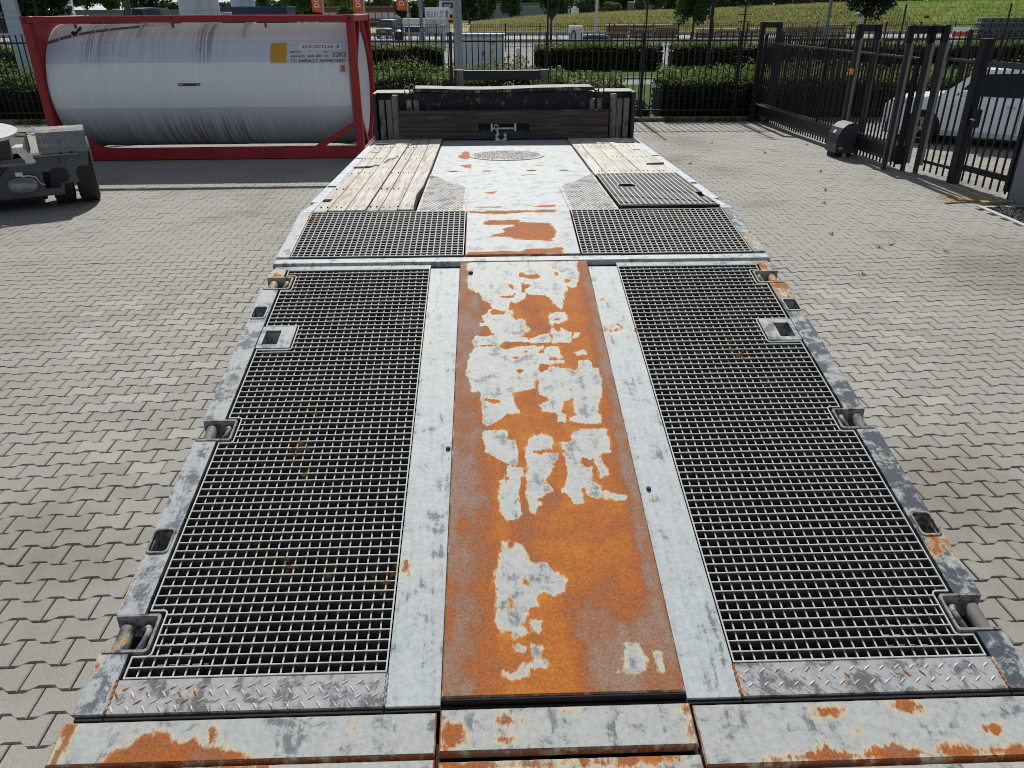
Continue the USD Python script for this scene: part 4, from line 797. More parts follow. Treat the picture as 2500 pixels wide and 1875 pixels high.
for x0, x1 in ((0.01, 0.14), (L_ - 0.14, L_ - 0.01)):
    g = MB(); g.rbox(x0, x1, 0.13, W_ - 0.13, H_ - 0.12, H_ - 0.006, 0.008); g.build("end_rail", "red", tk)
    g = MB(); g.rbox(x0, x1, 0.13, W_ - 0.13, 0.012, 0.17, 0.008); g.build("end_rail", "red", tk)
    xc = (x0 + x1) / 2
    for ya, yb in ((0.1, 1.02), (W_ - 0.1, W_ - 1.02)):
        for za, zb in ((1.65, H_ - 0.1), (0.85, 0.12)):
            g = MB(); g.beam((xc, ya, za), (xc, yb, zb), 0.09, 0.10, (1, 0, 0)); g.build("end_brace", "red", tk)
# red skirts that tie the shell to the end frames
for xa, xb in ((0.11, 0.155), (L_ - 0.155, L_ - 0.11)):
    ring = sbox(0.12, 0.16, W_ - 0.12, H_ - 0.12).difference(Point(1.219, ZC).buffer(RC - 0.06, quad_segs=24)); m_ = trimesh.creation.extrude_polygon(ring, xb - xa, engine="earcut")
    v = np.array(m_.vertices)[:, [2, 0, 1]]; v[:, 0] += xa; g = MB(); g.add(v, m_.faces); g.build("end_skirt", "red", tk)
# shell with raised seams, dished ends
nA = 96; xs_ = np.array([0.16, 0.18, 1.255, 1.262, 1.27, 3.478, 3.485, 3.493, 4.70, 4.707, 4.715, L_ - 0.19, L_ - 0.17])
rr_ = np.array([RC - 0.02, RC, RC, RC - 0.004, RC + 0.002, RC + 0.002, RC - 0.004, RC, RC, RC - 0.004, RC + 0.001, RC + 0.001, RC - 0.02])
t = np.arange(nA) * 2 * PI / nA
V = np.array([[(x, 1.219 - r * math.cos(a), ZC + r * math.sin(a)) for a in t] for x, r in zip(xs_, rr_)])
V[..., 1:] += (0.004 * (meshkit.fbm(V * [0.9, 1.2, 1.2], 3, 4) - 0.5))[..., None]
F_ = [[i * nA + j, i * nA + (j + 1) % nA, (i + 1) * nA + (j + 1) % nA, (i + 1) * nA + j] for i in range(len(xs_) - 1) for j in range(nA)]
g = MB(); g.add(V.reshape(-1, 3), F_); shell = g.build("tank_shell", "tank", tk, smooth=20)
for sx, xe in ((-1, 0.17), (1, L_ - 0.18)):
    g = MB(); prof = [(RC - 0.02 if i == 0 else (RC - 0.02) * math.cos(i / 10 * PI / 2), 0.0 if i == 0 else 0.02 + 0.14 * math.sin(i / 10 * PI / 2)) for i in range(11)]
    prof[-1] = (0.0, prof[-1][1]); m_ = trimesh.creation.revolve(np.array(prof), sections=64); v = np.array(m_.vertices); v = np.c_[xe + sx * v[:, 2], 1.219 + v[:, 0], ZC + v[:, 1]]
    g.add(v, m_.faces); g.build("tank_end", "white" if sx < 0 else "label", tk, smooth=40)
def wrap(poly_or_mesh, x, zc, m, name, parent, r=0.004):
    """Flat artwork (x right, y up) laid onto the tank with its origin at (x, height zc)."""
    a0 = math.asin((zc - ZC) / RC); v = np.array(poly_or_mesh.vertices); f = np.array(poly_or_mesh.faces)
    ang = a0 + v[:, 1] / RC; R_ = RC + r + v[:, 2]
    g = MB(); g.add(np.c_[x + v[:, 0], 1.219 - R_ * np.cos(ang), ZC + R_ * np.sin(ang)], f); return g.build(name, m, parent)
def patch(w, h, d=0.001):
    m_ = trimesh.creation.box((w, h, d)); 
    for _ in range(3): m_ = m_.subdivide()
    m_.apply_translation((w / 2, h / 2, d / 2)); return m_
def text_fit(s, w, h=None, bold=False, depth=0.001):
    m_ = meshkit.text_mesh(s, 0.1, depth, bold); b = m_.bounds; m_.apply_translation((-b[0][0], -b[0][1], 0)); k_ = w / (b[1][0] - b[0][0])
    kh = k_ if h is None else h / (b[1][1] - b[0][1]); m_.apply_scale((k_, kh, 1)); return m_
wrap(patch(0.305, 0.415), 4.385, 1.765, "yellow", "yellow_placard", tk)
pnl = wrap(patch(1.13, 0.40, 0.0005), 4.70, 1.752, "label", "label_panel", tk, 0.003)
wrap(patch(0.80, 0.125), 4.93, 1.985, "white", "number_strip", tk, 0.0045)
for s, x, z, w, h in (("XXXU023156-8", 4.975, 2.005, 0.72, 0.078), ("UN T11", 4.765, 1.925, 0.19, 0.048), ("IC", 5.41, 1.925, 0.055, 0.045), ("AAR 600", 4.765, 1.853, 0.275, 0.048), ("ADR-RID", 5.09, 1.853, 0.27, 0.048), ("70", 5.415, 1.853, 0.075, 0.048), ("22K2", 5.565, 1.862, 0.26, 0.088), ("TC IMPACT APPROVED", 4.765, 1.768, 1.04, 0.058)):
    wrap(text_fit(s, w, h, True), x, z, "ink", "lettering", tk, 0.006)
wrap(patch(0.14, 0.165), 5.69, 1.58, "label", "small_label", tk); sl = wrap(patch(0.085, 0.12), 5.715, 1.60, "yellow", "small_label", tk, 0.006)
for a_, b_ in (("1A", 0.065), ("2C", 0.012)): wrap(text_fit(a_, 0.06, 0.045, True), 5.727, 1.602 + b_, "ink", "lettering", tk, 0.008)
wrap(patch(0.42, 0.048), 2.61, 1.372, "ink", "web_strip", tk); wrap(text_fit("www.", 0.08, 0.022, True), 2.63, 1.383, "label", "lettering", tk, 0.006); wrap(text_fit(".eu", 0.05, 0.024, True), 2.96, 1.383, "label", "lettering", tk, 0.006)
# conduit strip with clips, valve fitting, little hooks, walkway on top
ang = lambda z: math.asin((z - ZC) / RC)
pts = [tankpt(x, ang(z) + 0.0, RC + 0.012) for x, z in ((0.17, 2.115), (0.40, 2.185), (0.65, 2.248), (1.0, 2.305), (1.4, 2.345), (1.87, 2.385))]
g = MB(); 
for a, b in zip(pts[:-1], pts[1:]): g.beam(a, b, 0.05, 0.02, (0, -0.6, 0.8))
g.build("conduit", plain("conduit_brown", (0.10, 0.09, 0.07), 0.6), tk)
for x, z in ((0.40, 2.185), (0.62, 2.24), (0.72, 2.262), (1.02, 2.307), (1.26, 2.333)):
    g = MB(); p0 = np.array(tankpt(x, ang(z) - 0.045, RC + 0.024)); p1 = np.array(tankpt(x, ang(z) + 0.045, RC + 0.024)); g.beam(p0, p1, 0.03, 0.006, (1, 0, 0)); g.build("clip", "white", tk)
g = MB(); g.beam(tankpt(0.66, ang(2.24), RC + .03), tankpt(0.70, ang(2.36), RC + .03), 0.03, 0.03); g.cyl(tankpt(0.64, ang(2.25), RC + .02), tankpt(0.64, ang(2.25), RC + .07), 0.035, 10); g.build("valve_fitting", "black_edge", tk)
for x in (0.95, 2.72, 4.42):
    g = MB(); g.box(x - 0.02, x + 0.02, 0.02, 0.05, H_ - 0.21, H_ - 0.112); g.build("rail_hook", "red", tk)
g = MB()
for y in np.linspace(0.50, 1.62, 17): g.box(0.2, L_ - 0.2, y - 0.02, y + 0.02, H_ - 0.05, H_ - 0.02)
for x in np.linspace(0.4, L_ - 0.4, 9): g.box(x - 0.015, x + 0.015, 0.50, 1.62, H_ - 0.075, H_ - 0.05)
g.build("walkway", "silver", tk)
g = MB(); g.cyl((2.0, 1.219, ZC + RC - 0.03), (2.0, 1.219, ZC + RC + 0.06), 0.30, 24); g.build("manlid", "silver", tk, smooth=35)
for x in (1.86, 3.85):
    a = np.linspace(0.9, PI - 0.9, 14); g = MB(); 
    for p0, p1 in zip(a[:-1], a[1:]): g.beam(tankpt(x, p0, RC + 0.006), tankpt(x, p1, RC + 0.006), 0.13, 0.012, (1, 0, 0))
    g.build("strap_band", "label", tk)

# ================================================================ GREY DOLLY at the left (local: x along its rear plate, y away)
dl = thing("dolly", "grey chassis end with fifth wheel, steel mudguard and twin black tyres", "trailer dolly", (-6.4, 11.8, 0), 28.0)
pp = P((-2.2, 0.22), (-0.33, 0.22), (-0.31, 0.365), (0.0, 0.375), (0.035, 0.40), (0.11, 0.86), (0.10, 0.885), (-0.45, 0.885), (-0.52, 0.775), (-2.2, 0.70)).difference(rrect(-0.565, -0.355, 0.305, 0.55, 0.015))
m_ = trimesh.creation.extrude_polygon(pp, 0.012, engine="earcut"); v = np.array(m_.vertices)[:, [0, 2, 1]]; g = MB(); g.add(v, np.array(m_.faces)[:, ::-1]); rp = g.build("rear_plate", "dolly", dl)
g = MB(); g.box(-2.2, -0.33, 0.0125, 0.22, 0.20, 0.222); g.box(-2.2, -0.5, 0.3, 0.33, 0.24, 0.68); g.build("plate_flange", "dolly", dl)
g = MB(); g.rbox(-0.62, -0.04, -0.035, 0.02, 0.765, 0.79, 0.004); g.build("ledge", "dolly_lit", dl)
for x in (-0.26, -0.12): g = MB(); g.cyl((x, -0.015, 0.79), (x, -0.015, 0.815), 0.012, 8); g.build("bolt", "black_edge", dl)
prof = P((-0.004, 0.80), (-0.004, 0.885), (0.17, 1.075), (0.26, 1.105), (0.62, 1.105), (0.88, 0.88), (0.88, 0.7), (0.865, 0.7), (0.865, 0.875), (0.615, 1.09), (0.26, 1.09), (0.18, 1.06), (0.011, 0.88), (0.011, 0.80))
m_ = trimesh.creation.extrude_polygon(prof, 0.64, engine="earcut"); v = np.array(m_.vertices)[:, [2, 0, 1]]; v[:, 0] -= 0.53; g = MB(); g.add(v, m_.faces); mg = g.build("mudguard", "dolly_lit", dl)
g = MB(); m_ = trimesh.creation.extrude_polygon(Polygon(prof.exterior.coords[:7]).buffer(-0.004), 0.006, engine="earcut"); v = np.array(m_.vertices)[:, [2, 0, 1]]; v[:, 0] -= 0.50; g.add(v, m_.faces); g.build("mudguard_end", "black_edge", mg)  # black sheet painting the shade inside the open left end
g = MB(); m_ = trimesh.creation.extrude_polygon(Polygon(prof.exterior.coords[:7]).buffer(-0.004), 0.006, engine="earcut"); v = np.array(m_.vertices)[:, [2, 0, 1]]; v[:, 0] += 0.098; g.add(v, m_.faces); g.build("mudguard_end", "dolly", mg)
g = MB(); m_ = trimesh.creation.annulus(0.062, 0.070, 0.012, sections=28); m_.apply_transform(trimesh.transformations.rotation_matrix(PI / 2, [1, 0, 0])); m_.apply_translation((-0.13, 0.0, 0.635)); g.tm(m_); g.build("round_pressing", "dolly_lit", rp, smooth=35)
g = MB()
for x, z in [(-0.30, 0.75), (-0.33, 0.70), (-0.29, 0.66), (-0.34, 0.62), (-0.25, 0.62), (-0.16, 0.52), (-0.2, 0.46), (-0.05, 0.5), (-0.9, 0.28), (-0.8, 0.285), (-0.7, 0.29), (-0.6, 0.292), (-0.52, 0.29), (-1.05, 0.27)]: g.cyl((x, -0.001, z), (x, 0.004, z), 0.008, 8)
for x, z in ((-0.30, 0.70), (-0.22, 0.47), (-0.03, 0.47)): g.box(x - 0.006, x + 0.006, -0.003, 0.002, z - 0.035, z + 0.02)
g.build("bolt_hole", "black_edge", rp)
for x in (0.0, -0.34):
    prof2 = [(0.26, -0.13), (0.40, -0.145), (0.465, -0.13), (0.482, -0.09), (0.485, 0), (0.482, 0.09), (0.465, 0.13), (0.40, 0.145), (0.26, 0.13)]
    m_ = trimesh.creation.revolve(np.array(prof2), sections=48); m_.apply_transform(trimesh.transformations.rotation_matrix(PI / 2, [0, 1, 0])); m_.apply_translation((x - 0.005, 0.47, 0.483)); g = MB(); g.tm(m_); wh = g.build("tyre", "rubber", dl, smooth=40)
    g = MB(); g.cyl((x - 0.1, 0.47, 0.483), (x + 0.1, 0.47, 0.483), 0.262, 24); g.build("rim", "dolly", wh, smooth=35)
g = MB(); g.cyl((-2.0, 0.47, 0.48), (0.0, 0.47, 0.48), 0.07, 10); g.build("axle", "chassis", dl)
g = MB(); g.add([(-0.85, -0.03, 0.92), (-0.72, -0.03, 0.92), (-0.60, -0.04, 0.73), (-0.73, -0.04, 0.73), (-0.73, -0.04, 0.69), (-0.60, -0.04, 0.69)], [[3, 2, 1, 0], [4, 5, 2, 3]]); g.box(-0.85, -0.72, -0.03, 0.3, 0.90, 0.92); g.build("bracket", "silver", dl)
Tm = trimesh.transformations.rotation_matrix(0.16, [1, 0.25, 0]); 
m_ = trimesh.creation.annulus(0.06, 0.45, 0.045, sections=48); m_.apply_transform(Tm); m_.apply_translation((-1.20, 0.42, 1.10)); g = MB(); g.tm(m_); g.build("fifth_wheel", "silver", dl, smooth=35, label="bright timeworn fifth wheel plate")
g = MB(); g.box(-1.5, -0.9, 0.05, 0.6, 0.72, 0.98); g.build("fifth_wheel_seat", "black_steel", dl)
g = MB(); g.box(-2.2, -0.58, 0.1, 1.6, 0.14, 0.60); g.box(-1.6, -0.8, 0.6, 3.2, 0.45, 0.75); g.build("frame", "chassis", dl)  # first box reaches low, added as solid dark behind and under the plate
for q, (xa, za) in enumerate(((-1.05, 0.66), (-0.98, 0.63), (-1.30, 0.62))):
    t = np.linspace(0, 1, 12); g = MB(); g.tube([(xa - 0.5 * u_, -0.02 - 0.05 * math.sin(PI * u_), za - 0.16 * math.sin(PI * u_) + 0.03 * q) for u_ in t], 0.011, 7); g.build("air_hose", "black_edge", dl, smooth=True)
for x, z in ((-1.12, 0.64), (-1.2, 0.36), (-1.45, 0.5)):
    g = MB(); g.rbox(x - 0.05, x + 0.05, -0.04, -0.001, z - 0.03, z + 0.03, 0.008); g.build("coupling", "silver" if z > 0.6 else "black_edge", dl)
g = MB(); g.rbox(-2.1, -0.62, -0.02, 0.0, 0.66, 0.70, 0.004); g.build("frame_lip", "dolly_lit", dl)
# oval lamp bowl on an arm
bow = MB(); nb = 32; rings = [(1.0, 0.0), (0.94, -0.015), (0.86, 0.02), (0.55, 0.06), (0.2, 0.075)]; vv = []
for s, d in rings:
    for q in range(nb):
        a = 2 * PI * q / nb; ex = 2.6; cx = math.copysign(abs(math.cos(a)) ** (2 / ex), math.cos(a)); cz = math.copysign(abs(math.sin(a)) ** (2 / ex), math.sin(a))
        vv.append((-0.83 + 0.185 * s * cx, -0.12 + d, 0.405 + 0.105 * s * cz))
ff = [[i * nb + j, i * nb + (j + 1) % nb, (i + 1) * nb + (j + 1) % nb, (i + 1) * nb + j] for i in range(len(rings) - 1) for j in range(nb)]
vv.append((-0.83, -0.045, 0.405)); bow.add(vv, ff); bow.add([vv[(len(rings) - 1) * nb + j] for j in range(nb)] + [vv[-1]], [[j, (j + 1) % nb, nb] for j in range(nb)]); lb = bow.build("lamp_bowl", "lampbowl", dl, smooth=40)
g = MB(); g.tube([(-0.83, -0.09, 0.52), (-0.74, -0.1, 0.53), (-0.65, -0.09, 0.50), (-0.62, -0.06, 0.42), (-0.60, -0.02, 0.38), (-0.56, 0.0, 0.37)], 0.010, 7); g.rbox(-0.90, -0.80, -0.09, 0.0, 0.52, 0.58, 0.01); g.build("lamp_arm", "silver", lb, smooth=35)
for y in (1.9, 3.3):
    for x in (-0.6, -1.6):
        m_ = trimesh.creation.revolve(np.array(prof2), sections=32); m_.apply_transform(trimesh.transformations.rotation_matrix(PI / 2, [0, 1, 0])); m_.apply_translation((x - 1.2, y, 0.483)); g = MB(); g.tm(m_); g.build("tyre", "rubber", dl, smooth=40)

# ================================================================ SLIDING GATE, its guide portals, drive and the fixed bays
GX = lambda y: 7.0 + (14.35 - y) * 0.080
gdir = math.degrees(math.atan2(0.08, 1.0))          # the gate runs towards us and a little to the right
def glocal(y): return (GX(y), y)
gt = thing("sliding_gate", "long black sliding gate with thin pickets on a deep bottom beam", "gate", (GX(14.25), 14.25, 0), gdir)
GL = 7.05                                            # local y runs away from us along the gate
g = MB(); g.rbox(-0.09, 0.09, 0, GL, 0.155, 0.44, 0.012); bb = g.build("bottom_beam", "gate_black", gt)
g = MB(); g.box(-0.094, -0.0905, 0.1, GL - 0.1, 0.18, 0.205); g.box(-0.098, -0.0905, 0.02, GL - 0.02, 0.395, 0.42); g.build("beam_groove", "gate_post", bb)
g = MB(); g.rbox(-0.095, 0.095, -0.012, 0.0, 0.12, 0.45, 0.004); g.build("end_cap", "gate_black", bb)
g = MB(); g.rbox(-0.025, 0.025, 0.0, GL, 1.865, 1.905, 0.004); g.build("top_rail", "gate_post", gt)
for y in (0.03, 3.5, GL - 0.04):
    g = MB(); g.rbox(-0.03, 0.03, y - 0.03, y + 0.03, 0.44, 2.08 if y > 1 else 1.9, 0.004); g.build("gate_upright", "gate_black", gt)
for q, y in enumerate(np.arange(0.12, GL - 0.08, 0.128)):
    g = MB(); g.box(-0.0125, 0.0125, y - 0.0125, y + 0.0125, 0.4405, 2.10); g.build("picket", "gate_black", gt)
    g = MB(); g.box(-0.0125, 0.0125, y - 0.0125, y + 0.0125, 0.05, 0.1545); g.build("picket_stub", "gate_black", gt)
def portal(name_label, xl, yl, xr, yr, top, tubes=True):
    p = thing("gate_portal", name_label, "gate portal", ((xl + xr) / 2, (yl + yr) / 2, 0))
    ox, oy = (xl + xr) / 2, (yl + yr) / 2
    for s, (x, y) in ((-1, (xl, yl)), (1, (xr, yr))):
        w = 0.034 if tubes else 0.055
        g = MB(); g.rbox(x - ox - w, x - ox + w, y - oy - w, y - oy + w, 0, 2.13 if tubes else top, 0.005); g.build("portal_post", "gate_post" if tubes else "gate_black", p)
        if tubes:
            g = MB(); g.cyl((x - ox + 0.064, y - oy - 0.03, 0.14), (x - ox + 0.064, y - oy - 0.03, 2.13), 0.029, 14); g.build("guide_tube", "tube", p, smooth=35)
            g = MB(); g.rbox(x - ox - 0.052, x - ox + 0.052, y - oy - 0.045, y - oy + 0.045, 2.12, top, 0.005); g.build("portal_head", "gate_black", p)
    g = MB(); g.beam((xl - ox + .05, yl - oy, top - 0.065), (xr - ox - .05, yr - oy, top - 0.065), 0.10, 0.125); g.build("portal_beam", "gate_black", p)
    return p
portal("tall black gate portal at the far end of the sliding gate by the hedge", 6.26, 21.0, 6.62, 20.85, 2.36, tubes=False)
pb = portal("black gate portal with steel tubes standing at the gate drive", 6.68, 16.2, 6.98, 16.04, 2.39)
g = MB(); g.box(-0.215, -0.155, -0.03 + 0.02, 0.03 + 0.02, 1.50, 1.60)
g.build("warning_label", "orange", pb)
pc = portal("double black gate portal at the near end of the sliding gate", 6.83, 14.42, 7.12, 14.28, 2.40)
g = MB(); g.rbox(7.25 - 6.975 - 0.034, 7.25 - 6.975 + 0.034, 14.06 - 14.35 - 0.034, 14.06 - 14.35 + 0.034, 0, 2.15, 0.005); g.build("portal_post", "gate_post", pc)
g = MB(); g.rbox(7.25 - 6.975 - 0.052, 7.25 - 6.975 + 0.052, 14.06 - 14.35 - 0.045, 14.06 - 14.35 + 0.045, 2.14, 2.41, 0.005); g.build("portal_head", "gate_black", pc)
g = MB(); g.cyl((7.25 - 6.975 + 0.064, 14.03 - 14.35, 0.14), (7.25 - 6.975 + 0.064, 14.03 - 14.35, 2.15), 0.029, 14); g.build("guide_tube", "tube", pc, smooth=35)
g = MB(); g.beam((7.12 - 6.975 + .05, 14.28 - 14.35, 2.345), (7.25 - 6.975 - 0.04, 14.06 - 14.35, 2.345), 0.09, 0.11); g.build("portal_beam", "gate_black", pc)
# gate drive: a rounded dark hood on a base
gm = thing("gate_drive", "rounded dark grey gate motor housing standing against the gate beam", "gate motor", (6.56, 15.72, 0), 6)
prof = P((-0.19, 0.10), (0.20, 0.08), (0.215, 0.62), (0.10, 0.66), (-0.02, 0.635), (-0.11, 0.56), (-0.17, 0.44), (-0.20, 0.28))
m_ = trimesh.creation.extrude_polygon(prof, 0.42, engine="earcut"); v = np.array(m_.vertices)[:, [0, 2, 1]]; v[:, 1] = v[:, 1] - 0.1; g = MB(); g.add(v, np.array(m_.faces)[:, ::-1]); hd = g.build("hood", "gate_post", gm)
g = MB(); g.box(-0.13, -0.06, -0.105, -0.101, 0.17, 0.20); g.build("catch", "silver", hd)
g = MB(); g.add([(-0.172, 0.06, 0.452), (-0.172, 0.16, 0.452), (-0.142, 0.16, 0.512), (-0.142, 0.06, 0.512)], [[0, 1, 2, 3]]); g.build("type_plate", "label", hd)
g = MB(); g.cyl((0.06, 0.02, 0), (0.06, 0.02, 0.1), 0.045, 14); g.build("conduit_stub", "concrete", gm, smooth=35)
g = MB(); g.rbox(-0.15, 0.2, 0.0, 0.3, 0.0, 0.09, 0.006); g.build("base", "chassis", gm)
# fixed picket bay and the pedestrian gate, with the big post between them
def bay(name, label, cat, a, b, z0, zr, top, end_posts=True, rail_h=0.07):
    a, b = np.array(a, float), np.array(b, float); d = b - a; Lb = np.linalg.norm(d); ang_ = math.degrees(math.atan2(d[1], d[0]))
    p = thing(name, label, cat, (a[0], a[1], 0), ang_)
    g = MB(); g.rbox(0.05, Lb - 0.02, -0.025, 0.025, zr, zr + rail_h, 0.004); g.build("rail", "gate_post", p)
    g = MB(); g.rbox(0.05, Lb - 0.02, -0.025, 0.025, z0, z0 + rail_h, 0.004); g.build("rail", "gate_black", p)
    n = int((Lb - 0.1) / 0.128)
    for q in range(n):
        x = 0.09 + q * (Lb - 0.14) / max(1, n - 1); g = MB(); g.box(x - 0.0125, x + 0.0125, -0.0125 + 0.002, 0.0125 - 0.002, 0.06, top); g.build("picket", "gate_black", p)
    return p, Lb
fb_, _ = bay("fixed_bay", "short black picket bay between the near portal and the big post", "fence", (7.30, 14.0), (7.46, 13.25), 0.20, 1.87, 2.12, rail_h=0.045)
pg, lb_ = bay("pedestrian_gate", "black pedestrian gate with lock beside the speckled wall", "gate", (7.49, 13.08), (7.68, 11.98), 0.24, 1.83, 2.12, rail_h=0.09)
g = MB(); g.rbox(0.02, 0.12, -0.05, 0.05, 0.92, 1.20, 0.006); lk = g.build("lock_case", "gate_black", pg)
for s in (-1, 1):
    g = MB(); g.tube([(0.07, s * 0.05, 1.05), (0.07, s * 0.10, 1.05), (0.17, s * 0.105, 1.05)], 0.010, 7); g.build("handle", "silver", lk, smooth=35)
g = MB(); g.rbox(lb_ - 0.07, lb_, -0.035, 0.035, 0.1, 2.1, 0.004); g.build("hinge_upright", "gate_black", pg)
bp_ = thing("gate_post", "thick square black post holding the pedestrian gate lock", "post", (7.47, 13.18, 0), 8)
g = MB(); g.rbox(-0.075, 0.075, -0.075, 0.075, 0, 2.22, 0.006); g.build("post_body", "gate_black", bp_)
g = MB(); g.box(-0.082, 0.082, -0.082, 0.082, 2.221, 2.233); g.build("post_cap", "gate_post", bp_)
bp2 = thing("gate_post", "square black post where the pedestrian gate meets the speckled wall", "post", (7.72, 11.88, 0), 8)
g = MB(); g.rbox(-0.06, 0.06, -0.06, 0.06, 0, 2.2, 0.006); g.build("post_body", "gate_black", bp2)
g = MB(); g.box(-0.066, 0.066, -0.066, 0.066, 2.201, 2.21); g.build("post_cap", "gate_post", bp2)
wl = thing("stone_wall", "speckled grey stone clad wall at the right edge behind the gravel", "wall", (7.58, 11.78, 0), -70)
g = MB(); g.rbox(0, 0.556, 0.0, 0.3, 0, 2.4, 0.006); g.build("wall_panel", "wallstone", wl)
for q in range(4): g = MB(); g.rbox(0.562 + q * 0.9, 0.556 + (q + 1) * 0.9, 0.0, 0.3, 0, 2.4, 0.006); g.build("wall_panel", "wallstone", wl)
for lab, x, y, rz, L_p, w_p, h_p in (("weathered plank end lying on the gravel edging by the speckled wall", 7.28, 11.62, 12, 0.42, 0.10, 0.05), ("thin wooden lath lying flat on the paving beside the sand", 6.86, 11.72, 14, 0.62, 0.03, 0.02), ("short wooden offcut leaning on the plank end by the wall", 7.5, 11.72, -20, 0.25, 0.08, 0.04)):
    w = thing("plank_offcut", lab, "plank", (x, y, 0), rz); g = MB(); g.rbox(-L_p / 2, L_p / 2, -w_p / 2, w_p / 2, 0.003, h_p, 0.004); g.build("board", "plank_old", w)
sp = MB(); 
for q in range(420):
    a = rs.rand() * 2 * PI; r = math.sqrt(rs.rand()); x, y = 7.05 + 0.42 * r * math.cos(a), 12.0 + 0.30 * r * math.sin(a); s = 0.010 + 0.014 * rs.rand(); v = ico.vertices * [s, s, s * 0.3] + [x, y, 0.002]; sp.add(v, ico.faces)
tag(sp.build("sand_scatter", "sand", kind="stuff"), "ochre sand scattered on the pavers in front of the pedestrian gate", "sand")

# ================================================================ NEAR FENCE with electric wires
fe = thing("palisade_fence", "tall black bar fence along the back of the yard before the hedges", "fence", (0, FY, 0))
FX0, FX1 = -19.0, 6.36
g = MB(); g.rbox(FX0, FX1, -0.02, 0.02, 1.915, 1.955, 0.003); g.build("top_rail", "fence_black", fe)
g = MB(); g.rbox(FX0, FX1, -0.02, 0.02, 0.22, 0.26, 0.003); g.build("bottom_rail", "fence_black", fe)
PXS = [0.94 + 2.478 * q for q in range(-8, 3)]
for x in PXS:
    g = MB(); g.rbox(x - 0.035, x + 0.035, -0.055, 0.035, -0.05, 2.16, 0.004); g.build("fence_post", "fence_black", fe)
nx_ = int((FX1 - FX0) / 0.1549)
for q in range(nx_):
    x = FX0 + 0.05 + q * 0.1549
    if min(abs(x - p) for p in PXS) < 0.05: continue
    g = MB(); g.box(x - 0.0125, x + 0.0125, -0.0125, 0.0125, 0.09, 2.125); g.build("pale", "fence_black", fe)
g = MB(); g.rbox(FX0, FX1, -0.04, 0.0, -0.02, 0.03, 0.003); g.build("base_strip", "fence_black", fe)
# the same fence goes on behind the drive
fe2 = thing("palisade_fence", "black bar fence on the far side of the drive behind the white car", "fence", (0, FY, 0))
for z0, z1 in ((1.915, 1.955), (0.22, 0.26)): g = MB(); g.rbox(6.75, 19.0, -0.02, 0.02, z0, z1, 0.003); g.build("top_rail" if z0 > 1 else "bottom_rail", "fence_black", fe2)
for q in range(6): x = 6.9 + 2.4 * q; g = MB(); g.rbox(x - 0.035, x + 0.035, -0.055, 0.035, -0.05, 2.16, 0.004); g.build("fence_post", "fence_black", fe2)
for q in range(77):
    x = 6.97 + q * 0.1549; g = MB(); g.box(x - 0.0125, x + 0.0125, -0.0125, 0.0125, 0.09, 2.125); g.build("pale", "fence_black", fe2)
ef = thing("electric_fence", "thin electric fence wires on slim poles in front of the black fence", "electric fence", (0, FY - 0.14, 0))
EP = [(-11.85, True), (-9.4, False), (-4.02, False), (0.94, False), (3.42, False), (5.88, True), (9.88, False), (12.5, False)]
for x, ins in EP:
    g = MB(); g.cyl((x, 0, 0), (x, 0, 3.05 if x < 8 else 2.75), 0.022, 8); g.build("wire_pole", "fence_black", ef, smooth=35)
    if ins:
        for q in range(16):
            z = 0.55 + q * 0.165; g = MB(); g.cyl((x - 0.16, 0, z), (x + 0.16, 0, z), 0.007, 6)
            for s in (-0.15, -0.07, 0.0, 0.07, 0.15): g.cyl((x + s - 0.012, 0, z), (x + s + 0.012, 0, z), 0.017, 7)
            g.build("insulator", "fence_black", ef)
for z in (0.55, 0.85, 1.15, 1.5, 2.33, 2.48, 2.66):
    g = MB(); g.cyl((-19, 0.0, z), (6.3, 0.0, z), 0.0022, 5); g.build("wire", "wire", ef)
    if z > 2: g = MB(); g.cyl((6.8, 0.0, z), (19, 0.0, z), 0.0022, 5); g.build("wire", "wire", ef)
for x, z, lab in ((-1.495, 2.415, "orange warning sign hung on the wires beside the galvanised mast"), (10.445, 2.47, "orange warning sign hung on the wires above the white car")):
    s = thing("warning_sign", lab, "sign", (x, FY - 0.145, z))
    pl_ = P((-0.10, -0.065), (-0.085, -0.075), (0.085, -0.075), (0.10, -0.065), (0.10, 0.045), (0.10, 0.075), (0.075, 0.075), (0.065, 0.055), (-0.065, 0.055), (-0.075, 0.075), (-0.10, 0.075))
    m_ = trimesh.creation.extrude_polygon(pl_, 0.006, engine="earcut"); v = np.array(m_.vertices)[:, [0, 2, 1]]; g = MB(); g.add(v, m_.faces); b_ = g.build("sign_plate", "orange", s)
    g = MB()
    for q in range(2):
        for c in range(5): g.box(-0.06 + c * 0.025, -0.06 + c * 0.025 + 0.018, -0.004, -0.001, -0.045 + q * 0.032, -0.045 + q * 0.032 + 0.02)
    g.box(-0.066, 0.064, -0.0008, -0.0002, -0.052, 0.014); g.build("sign_print", "ink", b_)

